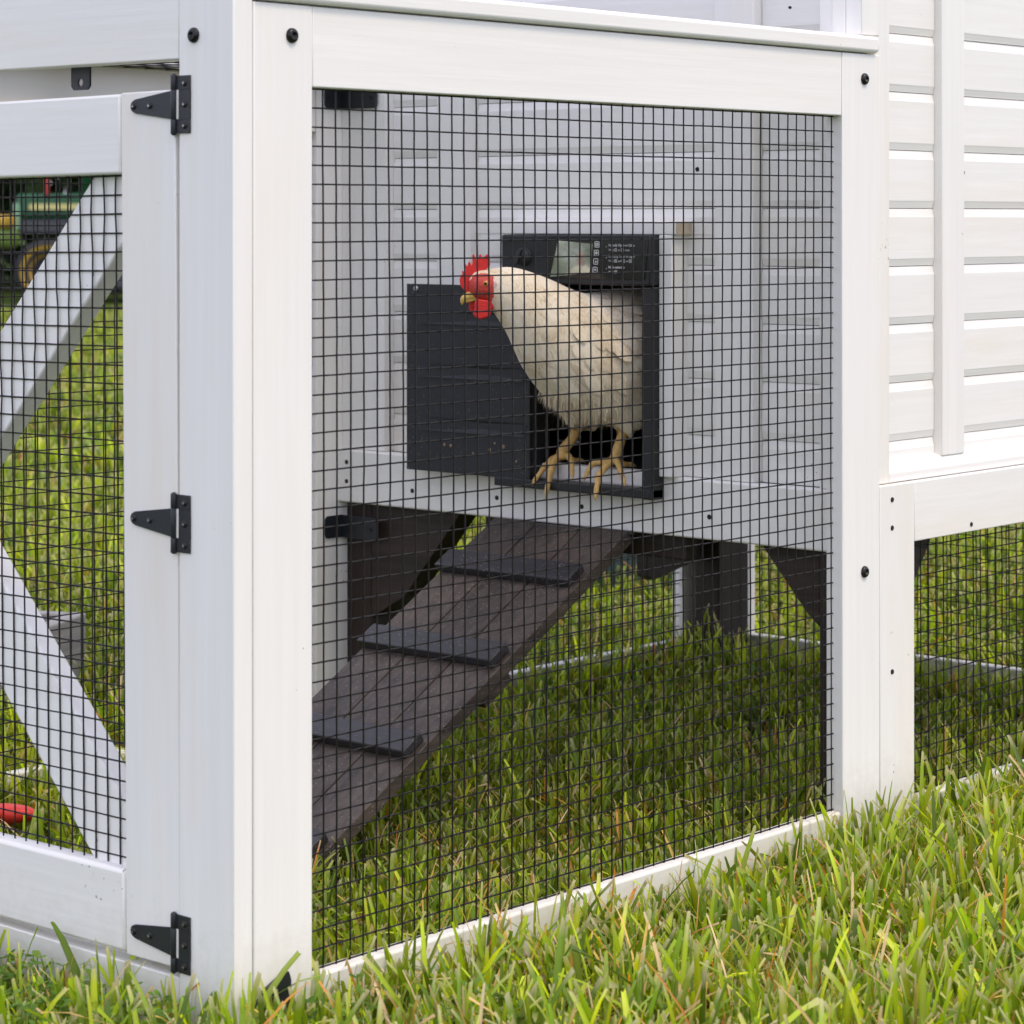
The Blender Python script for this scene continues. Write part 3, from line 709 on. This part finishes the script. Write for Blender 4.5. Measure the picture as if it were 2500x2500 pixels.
# comb, wattles, ear lobes, beak, eye
cp = [(620, 870), (540, 790), (505, 720), (495, 640), (515, 565), (548, 525), (540, 465), (600, 485), (612, 455), (590, 350), (606, 335), (642, 380), (672, 275), (700, 320), (722, 370), (738, 320), (736, 165), (762, 145), (800, 230), (832, 300), (868, 165), (890, 145), (912, 180), (914, 250), (960, 195), (1025, 150), (1068, 190), (1076, 360), (1000, 440), (905, 490), (860, 560), (850, 700), (860, 820), (740, 900)]
bmc = MB(); bmc.prism([zf(x, y, -.0022) for x, y in cp], e2*.0044, RED, .0012, 2); cb_ = bmc.build('comb', hen)
def lobe(name, cx, cy, rx, ry, off, rt, m_, tilt=0):
    b_ = bmesh.new(); M = Matrix.Translation(zf(cx, cy, off)) @ Matrix((( *e1, ), (*e2,), (*e3,))).transposed().to_4x4() @ Matrix.Rotation(tilt, 4, 'Y') @ Matrix.Diagonal((rx*.1294*SC, rt, ry*.1294*SC, 1))
    bmesh.ops.create_icosphere(b_, subdivisions=4, radius=1, matrix=M)
    for v in b_.verts: v.co += e2*.0012*noise.noise(v.co*170)+Vector((0, 0, .0010))*noise.noise(v.co*110)
    for f in b_.faces: f.smooth = True
    me = bpy.data.meshes.new(name); b_.to_mesh(me); b_.free(); me.materials.append(m_); o = bpy.data.objects.new(name, me); COL.objects.link(o); o.parent = hen; return o
wp = [(830, 985), (905, 1000), (1060, 1020), (1150, 1060), (1165, 1130), (1105, 1215), (1085, 1300), (1010, 1345), (930, 1368), (860, 1378), (800, 1345), (745, 1280), (790, 1180), (770, 1080)]
wm = MB(); wm.prism([zf(x, y, .0085) for x, y in wp], e2*.0055, RED, .0024, 3); wm.build('wattle', hen)
wp = [(665, 1035), (800, 1010), (880, 1090), (880, 1250), (800, 1330), (735, 1262), (672, 1205)]
wm = MB(); wm.prism([zf(x, y, -.0060) for x, y in wp], e2*.0045, RED, .0018, 3); wm.build('wattle', hen)
lobe('ear_lobe', 1225, 1010, 72, 150, .0140, .0050, RED, .30); lobe('ear_lobe', 1215, 735, 80, 95, .0172, .0042, EARL, -.1)
m = MB()
m.tube([zf(900, 915, .002), zf(800, 925, .002), zf(690, 935, .002), zf(605, 960, .002), zf(560, 1010, .002), zf(543, 1070, .002), zf(540, 1112, .002)], [.0062, .0064, .0060, .0054, .0042, .0024, .0004], BEAK, 14)
bk = m.build('beak', hen)
m = MB(); m.tube([zf(860, 985, .002), zf(760, 990, .002), zf(670, 1018, .002), zf(610, 1045, .002), zf(585, 1060, .002)], [.0044, .0042, .0034, .0020, .0004], BEAK, 12); m.build('beak', hen)
def sph(name, c, r_, m_, fl=1.0, par=hen):
    b_ = bmesh.new(); M = Matrix.Translation(c) @ Matrix(((*e1,), (*e2,), (*e3,))).transposed().to_4x4() @ Matrix.Diagonal((r_, r_*fl, r_, 1)); bmesh.ops.create_uvsphere(b_, u_segments=24, v_segments=16, radius=1, matrix=M)
    for f in b_.faces: f.smooth = True
    me = bpy.data.meshes.new(name); b_.to_mesh(me); b_.free(); me.materials.append(m_); o = bpy.data.objects.new(name, me); COL.objects.link(o); o.parent = par; return o
EO = .0172
sph('eyelid', zf(992, 700, EO-.0016), .0054, FACE, .5); ey = sph('eye', zf(992, 700, EO), .0042, EYE, .6); sph('pupil', zf(988, 700, EO+.0016), .0024, PUP, .5, ey)

# ------------------------------------------------------------------ grass
def grass_mat(name, transl=.42):
    m, t, b = mat(name); L = t.links
    at = N(t, 'ShaderNodeAttribute', attribute_name='col'); b.inputs['Roughness'].default_value = .5; b.inputs['Specular IOR Level'].default_value = .3
    L.new(at.outputs['Color'], b.inputs['Base Color'])
    tr = N(t, 'ShaderNodeBsdfTranslucent'); hs = N(t, 'ShaderNodeHueSaturation'); hs.inputs['Value'].default_value = 1.5; hs.inputs['Saturation'].default_value = 1.15
    L.new(at.outputs['Color'], hs.inputs['Color']); L.new(hs.outputs[0], tr.inputs[0])
    mx = N(t, 'ShaderNodeMixShader'); mx.inputs[0].default_value = transl; L.new(b.outputs[0], mx.inputs[1]); L.new(tr.outputs[0], mx.inputs[2])
    L.new(mx.outputs[0], t.nodes['Material Output'].inputs[0]); return m
GM = grass_mat('grass_blade')
CAM = np.array([-1.70526, -1.86902]); fv = np.array([.7505, .661]); fv = fv/np.linalg.norm(fv); rv = np.array([fv[1], -fv[0]])
EXC = [(-.004, .031, -.005, 1.005), (0, 1.245, -.003, .029), (1.245, 2.135, -.003, .029), (0, 2.02, .970, 1.010), (1.125, 1.220, .915, .980), (1.125, 1.218, .022, .083),
       (2.03, 2.135, .0, 1.01), (.270, .430, .730, .905)]
def excl(P):
    k = np.ones(len(P), bool)
    for a, b_, c, d in EXC: k &= ~((P[:, 0] > a) & (P[:, 0] < b_) & (P[:, 1] > c) & (P[:, 1] < d))
    k &= ~((P[:, 0] > .44) & (P[:, 0] < .60) & (P[:, 1] > .375) & (P[:, 1] < .642))
    return k
def wedge(d0, d1, half, dens):
    """uniform points in a camera-facing wedge"""
    A_ = half*(d1**2-d0**2); n = int(A_*dens); d = np.sqrt(rng.uniform(d0**2, d1**2, n)); l = rng.uniform(-half, half, n)*d
    return CAM+d[:, None]*fv+l[:, None]*rv
def vnoise(P, s, seed):
    return np.array([noise.noise((x*s, y*s, seed)) for x, y in P])
PAL = np.array([(.125, .185, .016), (.175, .235, .020), (.085, .140, .020), (.20, .26, .030), (.095, .150, .040), (.14, .19, .045), (.17, .20, .018), (.27, .31, .05), (.10, .15, .03)])
STRAW = np.array([(.42, .29, .12), (.52, .38, .22), (.42, .19, .05), (.50, .34, .10)])
def blades(name, P, hmin, hmax, wmin, wmax, dead=.14, cut=True, tuft=5, spread=.012, lean=.55, label='', gain=1.):
    P = P[excl(P)]; n0 = len(P); tl_ = np.repeat(rng.uniform(0, 2*np.pi, n0), tuft); tg = np.repeat(rng.uniform(.6, 1.25, n0), tuft)
    P = np.repeat(P, tuft, 0)+rng.normal(0, spread, (n0*tuft, 2)); kx = excl(P); P = P[kx]; tl_ = tl_[kx]; tg = tg[kx]; n = len(P)
    hn = vnoise(P, 3.0, 1.3); zb = gz(P[:, 0], P[:, 1])
    h = rng.uniform(hmin, hmax, n)*(1+.28*hn)*tg; w = rng.uniform(wmin, wmax, n)
    ld = np.where(rng.random(n) < .6, tl_+rng.normal(0, .7, n), rng.uniform(0, 2*np.pi, n)); le = np.abs(rng.normal(.32, lean*.6, n)).clip(.02, 1.35)
    isd = rng.random(n) < dead; h[isd] *= rng.uniform(.6, 1.2, isd.sum()); w[isd] *= .55; le[isd] += rng.uniform(0, .5, isd.sum())
    ins = (P[:, 0] > .03) & (P[:, 0] < 2.0) & (P[:, 1] > .03) & (P[:, 1] < .90); h[ins] *= .82; w[ins] *= .8       # pecked shorter inside the run
    h = h*(1+.35*le)                                                # flopped blades are the long ones
    L_ = np.c_[np.cos(ld), np.sin(ld)]; perp = np.c_[-L_[:, 1], L_[:, 0]]; az = rng.normal(0, .6, n)
    Wv = perp*np.cos(az)[:, None]+L_*np.sin(az)[:, None]; Nv = np.c_[-Wv[:, 1], Wv[:, 0]]
    st = np.array([0, .3, .6, .85, 1.0]); ws = np.array([.6, .95, 1.0, .82, .55]) if cut else np.array([.7, .95, .8, .45, .06])
    V = np.zeros((n, 5, 3, 3), np.float32); side = rng.normal(0, .10, n)
    for k in range(5):
        t_ = st[k]; ang = le*(.35+.65*t_); hx = h*t_*np.sin(ang)*.9; up = h*t_*np.cos(ang)
        cx = P+L_*hx[:, None]+perp*(side*h*t_*t_)[:, None]; z = zb-.004+up
        for s_, sg in ((0, -1), (1, 0), (2, 1)):
            V[:, k, s_, :2] = cx+Wv*(w*ws[k]*.5*sg)[:, None]-(Nv*(w*.16)[:, None] if sg == 0 else 0); V[:, k, s_, 2] = z-(np.sin(ang)*w*.16 if sg == 0 else 0)
    if cut:
        for s_ in range(3): V[:, 4, s_, 2] += rng.uniform(-.3, .5, n)*w
    b0 = (np.arange(n)*15)[:, None]; fl = []
    for k in range(4):
        for q in range(2): a = k*3+q; fl.append(b0+np.array([a, a+1, a+4, a+3]))
    F = np.concatenate(fl, 1).reshape(-1, 4)
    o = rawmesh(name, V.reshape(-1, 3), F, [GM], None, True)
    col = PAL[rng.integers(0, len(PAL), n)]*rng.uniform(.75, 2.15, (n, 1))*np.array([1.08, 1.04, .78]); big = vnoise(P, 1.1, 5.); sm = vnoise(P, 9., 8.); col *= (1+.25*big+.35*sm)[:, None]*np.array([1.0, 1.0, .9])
    col[isd] = STRAW[rng.integers(0, len(STRAW), isd.sum())]*rng.uniform(.8, 1.6, (isd.sum(), 1))
    col *= gain
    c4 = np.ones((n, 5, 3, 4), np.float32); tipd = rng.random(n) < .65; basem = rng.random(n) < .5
    for k, (mlt, mixs) in enumerate(((.40, .5), (.75, .2), (1.0, 0), (1.1, 0), (1.3, .75 if cut else .1))):  # dark roots paint in shade between blades; straw bases and tips are own colour
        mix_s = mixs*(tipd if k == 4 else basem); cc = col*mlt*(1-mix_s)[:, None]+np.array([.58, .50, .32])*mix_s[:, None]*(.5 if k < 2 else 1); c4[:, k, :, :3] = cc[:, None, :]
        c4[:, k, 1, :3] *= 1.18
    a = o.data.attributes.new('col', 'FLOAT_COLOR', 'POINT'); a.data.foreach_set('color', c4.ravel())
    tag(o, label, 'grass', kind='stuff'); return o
near = wedge(2.25, 3.9, .30, 2300)
blades('lawn_grass', near, .046, .104, .0030, .0094, dead=.20, tuft=5, spread=.013, lean=.75, label='mown grass blades with cut tips and straw around and inside the coop')
blades('fine_grass', wedge(2.25, 3.9, .30, 1400), .032, .075, .0012, .0028, dead=.50, tuft=5, spread=.012, lean=.95, cut=False, label='thin pointed grass blades between the wide ones')
blades('lawn_grass', wedge(3.9, 7.5, .30, 1100), .040, .080, .004, .009, dead=.16, tuft=4, spread=.02, label='mown grass beyond the coop', gain=.84)
blades('lawn_grass', wedge(7.5, 22., .27, 150), .05, .09, .010, .020, dead=.14, tuft=4, spread=.06, label='distant lawn grass', gain=.84)
blades('undergrowth', wedge(2.25, 4.1, .30, 2200), .014, .042, .0016, .0042, dead=.7, tuft=3, spread=.012, lean=1.4, label='short straw and thatch low in the lawn')

def strip(x0, x1, y0, y1, dens):
    n = int((x1-x0)*(y1-y0)*dens); return np.c_[rng.uniform(x0, x1, n), rng.uniform(y0, y1, n)]
edge = np.concatenate([strip(.04, 2.0, .915, .968, 3000), strip(1.98, 2.026, .06, .92, 3000), strip(1.2, 2.0, .60, .90, 900), strip(1.75, 2.0, .1, .9, 900)])
blades('lawn_grass', edge, .050, .088, .003, .007, dead=.15, tuft=4, spread=.010, lean=.45, label='taller grass standing against the far rails of the run')
edge = np.concatenate([strip(.36, .439, .33, .66, 3000), strip(.42, .80, .335, .374, 3000), strip(.60, .70, .37, .64, 1500)])
blades('lawn_grass', edge, .060, .105, .003, .007, dead=.25, tuft=4, spread=.009, lean=.5, label='grass growing round the foot of the ramp')
edge = np.concatenate([strip(-.05, 2.1, -.060, -.006, 1500), strip(-.07, -.006, -.05, .8, 1300)])
blades('lawn_grass', edge, .040, .086, .0028, .0078, dead=.22, tuft=4, spread=.012, lean=.6, label='longer untrimmed grass along the near rails')
blades('lawn_grass', strip(-.10, .22, -.16, -.012, 1100), .050, .092, .003, .0085, dead=.22, tuft=4, spread=.012, lean=.55, label='tall grass tuft at the foot of the corner post')
blades('lawn_grass', strip(1.93, 2.026, .06, .92, 2200), .070, .115, .003, .007, dead=.2, tuft=4, spread=.010, lean=.4, label='tall grass against the end rail under the house')

# clover and small weeds
def clover(name, C, hmin, hmax, lr, label):
    V = []; F = []; cols = []
    for (x, y) in C:
        GZ = float(gz(x, y))
        for s_ in range(rng.integers(2, 5)):
            h = rng.uniform(hmin, hmax); a = rng.uniform(0, 6.28); le = rng.uniform(.1, .5)*h; top = np.array([x+math.cos(a)*le, y+math.sin(a)*le, GZ+h]); bot = np.array([x, y, GZ])
            sw = np.array([-math.sin(a), math.cos(a), 0])*.0006; b0 = len(V); V += [bot-sw, bot+sw, top+sw, top-sw]; F.append((b0, b0+1, b0+2, b0+3)); cols += [(.12, .14, .04)]*4
            g = np.array([(.12, .23, .025), (.18, .29, .035), (.09, .18, .02)][rng.integers(0, 3)])*rng.uniform(.8, 1.2)
            nodes = [(top, 3)]+[(bot+(top-bot)*t_+rng.normal(0, .003, 3), 2) for t_ in rng.uniform(.45, .9, rng.integers(0, 4))]
            for c, nl in nodes:
                a0 = rng.uniform(0, 6.28)
                for k in range(nl):
                    an = a0+k*6.283/nl+rng.normal(0, .15); r_ = lr*rng.uniform(.7, 1.25); d = np.array([math.cos(an), math.sin(an), rng.uniform(-.1, .5)]); s2 = np.array([-math.sin(an), math.cos(an), rng.normal(0, .25)])
                    b0 = len(V); pr = [(.0, .12), (.35, .42), (.7, .50), (.95, .30)]
                    for (t_, w_) in pr: V += [c+d*r_*2*t_-s2*r_*w_*1.3, c+d*r_*2*t_+s2*r_*w_*1.3]; cols += [tuple(g*(.9+.2*t_))]*2
                    for q in range(3): F.append((b0+2*q, b0+2*q+1, b0+2*q+3, b0+2*q+2))
    o = rawmesh(name, V, F, [GM], None, False)
    a = o.data.attributes.new('col', 'FLOAT_COLOR', 'POINT'); c4 = np.ones((len(V), 4), np.float32); c4[:, :3] = np.array(cols); a.data.foreach_set('color', c4.ravel())
    tag(o, label, 'clover', kind='stuff')
def scat(x0, x1, y0, y1, n):
    P = np.c_[rng.uniform(x0, x1, n), rng.uniform(y0, y1, n)]; return P[excl(P)]
clover('clover', np.concatenate([scat(-.30, -.02, .02, .75, 300), scat(-.20, .20, -.22, -.01, 50)]),   .040, .088, .0046, 'small leaved clover and weeds below the gate')
clover('clover', np.concatenate([scat(1.3, 2.1, -.30, -.02, 110), scat(.1, .7, .05, .9, 60), scat(1.0, 2.0, .1, .9, 90)]), .025, .06, .0045, 'clover patches beside the raised house')

# ------------------------------------------------------------------ things in the grass and beyond
m = MB(); REDP = plain('red_plastic', (.62, .03, .02), .45)
b_ = bmesh.new(); bmesh.ops.create_icosphere(b_, subdivisions=3, radius=1)
for v in b_.verts:
    v.co = Vector((v.co.x*.026, v.co.y*.040, v.co.z*.013+.010)); v.co += Vector((1, 1, .6))*.004*noise.noise(v.co*45)
for f in b_.faces: f.smooth = True
me = bpy.data.meshes.new('red_scoop'); b_.to_mesh(me); b_.free(); me.materials.append(REDP)
o = bpy.data.objects.new('red_scoop', me); COL.objects.link(o); o.location = (.385, .862, .000); o.rotation_euler = (0, .1, .5)
tag(o, 'crumpled bright red plastic scrap lying in the grass behind the gate mesh', 'plastic scrap')
# grey timber bed frame behind the run
bed = empty('raised_bed', (1.10, 1.62, GZ+.022)); tag(bed, 'low weathered grey timber bed frame on the lawn behind the wire run', 'raised bed')
GT = wood('weathered_grey', 0, (.22, .205, .19), (.38, .36, .33), rough=.8, bump=1, spots=False); 
def bedb(x0, x1, y0, y1): return MB().box(x0, x1, y0, y1, 0, .145, GT, .004).build('plank', bed)
bedb(-.62, .03, -.015, .015); bedb(.0, .03, .016, .62).rotation_euler.z = 0; bedb(-.62, -.59, .016, .62); bedb(-.62, .03, .621, .65)
bed.rotation_euler.z = R(27)
# blue grey tub behind the house
tub = MB(); TU = plain('blue_grey_plastic', (.10, .15, .17), .5)
for k in range(1): 
    prof = [(.0001, 0), (.20, 0), (.215, .02), (.24, .26), (.255, .27), (.255, .285), (.235, .285), (.228, .262), (.20, .03), (.0001, .03)]
    tub.lathe((0, 0, 0), (0, 0, 1), prof, TU, 40)
o = tub.build('plastic_tub'); o.location = (2.75, 1.72, GZ+.02); tag(o, 'blue grey plastic tub standing on the lawn beyond the raised house', 'tub')

# distant machines
GRN = plain('green_enamel', (.007, .075, .026), .32, 0, .5); YEL = plain('yellow_enamel', (.34, .21, .015), .38); RUB = plain('tyre_rubber', (.017, .018, .021), .8); DGY = plain('dark_grey_deck', (.045, .047, .055), .6); RDM = plain('red_lamp', (.35, .03, .02), .4)
PLG = plain('pale_green_enamel', (.16, .30, .18), .5); PALE = plain('yellow_decal', (.50, .46, .18), .5)
def wheel(par, c, R0, w, rim, q_=.56):
    m = MB(); m.lathe(c, (0, -1, 0), [(R0*.55, -w/2), (R0*.92, -w/2), (R0, -w*.35), (R0, w*.35), (R0*.92, w/2), (R0*.55, w/2), (R0*.5, w*.3)], RUB, 40)
    for k in range(24):
        a = 2*math.pi*k/24; q = Vector(c)+Vector((math.cos(a), 0, math.sin(a)))*R0*.985
        M = Matrix.Translation(q) @ Matrix.Rotation(-a, 4, 'Y') @ Matrix.Rotation(.5*(1 if k % 2 else -1), 4, 'X')
        bb = bmesh.ops.create_cube(m.bm, size=1, matrix=M @ Matrix.Diagonal((R0*.07, w*.62, R0*.05, 1)))
    o = m.build('wheel', par)
    m = MB(); m.lathe(c, (0, -1, 0), [(R0*q_, w*.53), (R0*.50, w*.46), (R0*.46, w*.25), (R0*.2, w*.2), (R0*.18, w*.34), (R0*.05, w*.36), (.001, w*.36)], rim, 32); m.build('rim', o)
    return o
def tractor(loc, rz):
    t_ = empty('tractor', loc); t_.rotation_euler.z = rz; tag(t_, 'green tractor with yellow stripe and dark tyres parked far off on the lawn', 'tractor')
    wheel(t_, (.28, -.62, .32), .32, .22, YEL, .82); wheel(t_, (.28, .62, .32), .32, .22, YEL, .82); wheel(t_, (2.5, -.68, .55), .55, .34, YEL); wheel(t_, (2.5, .68, .55), .55, .34, YEL)
    m = MB(); m.box(-.08, 1.7, -.48, .48, .845, 1.10, GRN, .05, 3); m.build('hood', t_)
    m = MB(); m.box(.06, 1.6, -.492, -.482, .935, .995, PALE, .004); m.build('stripe', t_)
    m = MB(); m.box(-.04, 2.7, -.46, .46, .70, .842, DGY, .02); m.build('chassis', t_)
    m = MB(); m.box(-.10, -.03, -.50, -.44, .74, 1.0, PLG, .01); m.build('grille_guard', t_)
    m = MB(); m.box(.72, 1.9, -.58, .58, .12, .42, DGY, .05); m.build('mower_deck', t_)
    m = MB(); m.box(1.9, 3.0, -.86, -.50, 1.12, 1.20, GRN, .03); m.box(1.9, 3.0, .50, .86, 1.12, 1.20, GRN, .03); m.build('fender', t_)
    m = MB(); m.box(2.0, 2.5, -.25, .25, 1.1, 1.2, RUB, .04); m.box(2.45, 2.55, -.25, .25, 1.2, 1.6, RUB, .04); m.build('seat', t_)
    m = MB()
    for x in (.62, 2.8):
        for y in (-.40, .40): m.tube([(x, y, .95), (x+.03, y, 2.3)], .05, GRN, 8)
    m.box(.4, 3.0, -.6, .6, 2.3, 2.38, GRN, .03); m.build('canopy_frame', t_)
    m = MB(); m.box(.22, .265, -.50, -.46, 1.08, 1.5, RDM, .01); m.build('warning_post', t_)
    return t_
import math as _m
def at(px, d, z=GZ):
    l = (px-1250)/6207*d; p = CAM+fv*d+rv*l; return (p[0], p[1], z)
tr_ = tractor(at(78, 26.), math.atan2(-.7505, .661))
# ride-on mower further left
LIM = plain('lime_enamel', (.09, .15, .02), .4)
mo = empty('riding_mower', at(-190, 20.)); mo.rotation_euler.z = math.atan2(-.7505, .661); tag(mo, 'yellow seated riding mower at the far left edge of the lawn', 'riding mower')
wheel(mo, (-.35, -.40, .25), .25, .2, YEL); wheel(mo, (.15, -.38, .18), .18, .14, YEL); wheel(mo, (-.35, .40, .25), .25, .2, YEL); wheel(mo, (.15, .38, .18), .18, .14, YEL)
m = MB(); m.box(-.60, .70, -.42, .42, .62, .765, LIM, .05, 3); m.box(.1, .42, -.28, .28, .3, .62, GRN, .05, 3); m.build('mower_body', mo)
m = MB(); m.box(.10, .70, -.25, .25, .77, .88, YEL, .04, 3); m.box(.0, .12, -.25, .25, .80, 1.12, YEL, .05, 3); m.build('seat', mo)
m = MB(); m.box(-.5, .15, -.50, .50, .12, .22, DGY, .03); m.build('mower_deck', mo)

# trees at the far side of the lawn
LFM = grass_mat('tree_leaf', .25)
BARK = plain('bark', (.07, .055, .04), .9, 0, .2, (14, 1))
def tree(loc, H_, Rr, seed, label, tone, near_=False):
    r_ = random.Random(seed); t_ = empty('tree', loc); tag(t_, label, 'tree', 'trees beyond the lawn')
    m = MB(); m.tube([(0, 0, -.1), (r_.uniform(-.2, .2), r_.uniform(-.2, .2), H_*.3), (r_.uniform(-.3, .3), 0, H_*.62), (0, 0, H_*.9)], [.32, .24, .15, .04], BARK, 10)
    for k in range(9):
        a = r_.uniform(0, 6.28); z = H_*r_.uniform(.2, .6); L0 = Rr*r_.uniform(.5, .9); m.tube([(0, 0, z), (math.cos(a)*L0*.5, math.sin(a)*L0*.5, z+.8), (math.cos(a)*L0, math.sin(a)*L0, z+1.8)], [.1, .06, .02], BARK, 6)
    m.build('trunk', t_)
    rg = np.random.default_rng(seed); n = 60; cl = []
    for k in range(n):
        a = rg.uniform(0, 6.28); zz = rg.uniform(.06, 1.0); rad = Rr*math.sqrt(max(0, 1-((zz-.42)/.62)**2))*rg.uniform(.45, 1.0); cl.append((math.cos(a)*rad, math.sin(a)*rad, H_*zz, rg.uniform(.5, 1.1)))
    cl = np.array(cl); per = 230; c = np.repeat(cl, per, 0); N_ = len(c); d = rg.normal(0, 1, (N_, 3)); d /= np.linalg.norm(d, axis=1)[:, None]
    P = c[:, :3]+d*(c[:, 3]*rg.uniform(.6, 1.0, N_)**.5)[:, None]; s_ = rg.uniform(.07, .15, N_)[:, None]
    u = rg.normal(0, 1, (N_, 3)); u /= np.linalg.norm(u, axis=1)[:, None]; v = np.cross(u, rg.normal(0, 1, (N_, 3))); v /= np.linalg.norm(v, axis=1)[:, None]
    V = np.stack([P-u*s_, P-v*s_*.5, P+u*s_, P+v*s_*.5], 1).reshape(-1, 3); F = np.arange(N_*4).reshape(-1, 4)
    o = rawmesh('crown', V, F, [LFM], t_); col = np.array(tone)*(rg.uniform(.6, 1.4, (N_, 1)))*np.repeat(rg.uniform(.7, 1.25, (n, 1)), per, 0)
    c4 = np.ones((N_, 4, 4), np.float32); c4[:, :, :3] = col[:, None, :]; a = o.data.attributes.new('col', 'FLOAT_COLOR', 'POINT'); a.data.foreach_set('color', c4.ravel())
tl = [(-430, 33, 'dark broadleaf tree beyond the lawn, leftmost in the row, mostly outside the picture'), (-60, 30, 'dark leafy tree behind the riding mower'), (190, 34, 'dark leafy tree right behind the tractor'), (520, 31, 'leafy tree hidden behind the coop corner post'),
      (960, 35, 'tree beyond the lawn behind the middle of the run'), (1500, 33, 'tree beyond the lawn behind the hen house'), (2150, 32, 'tree beyond the lawn behind the right siding'), (2800, 34, 'tree at the right end of the row beyond the lawn')]
for i, (px, d, lb) in enumerate(tl): tree(at(px, d), 7+(i % 3), 3.2, 50+i, lb, [(.030, .055, .014), (.040, .075, .016), (.026, .050, .020)][i % 3])
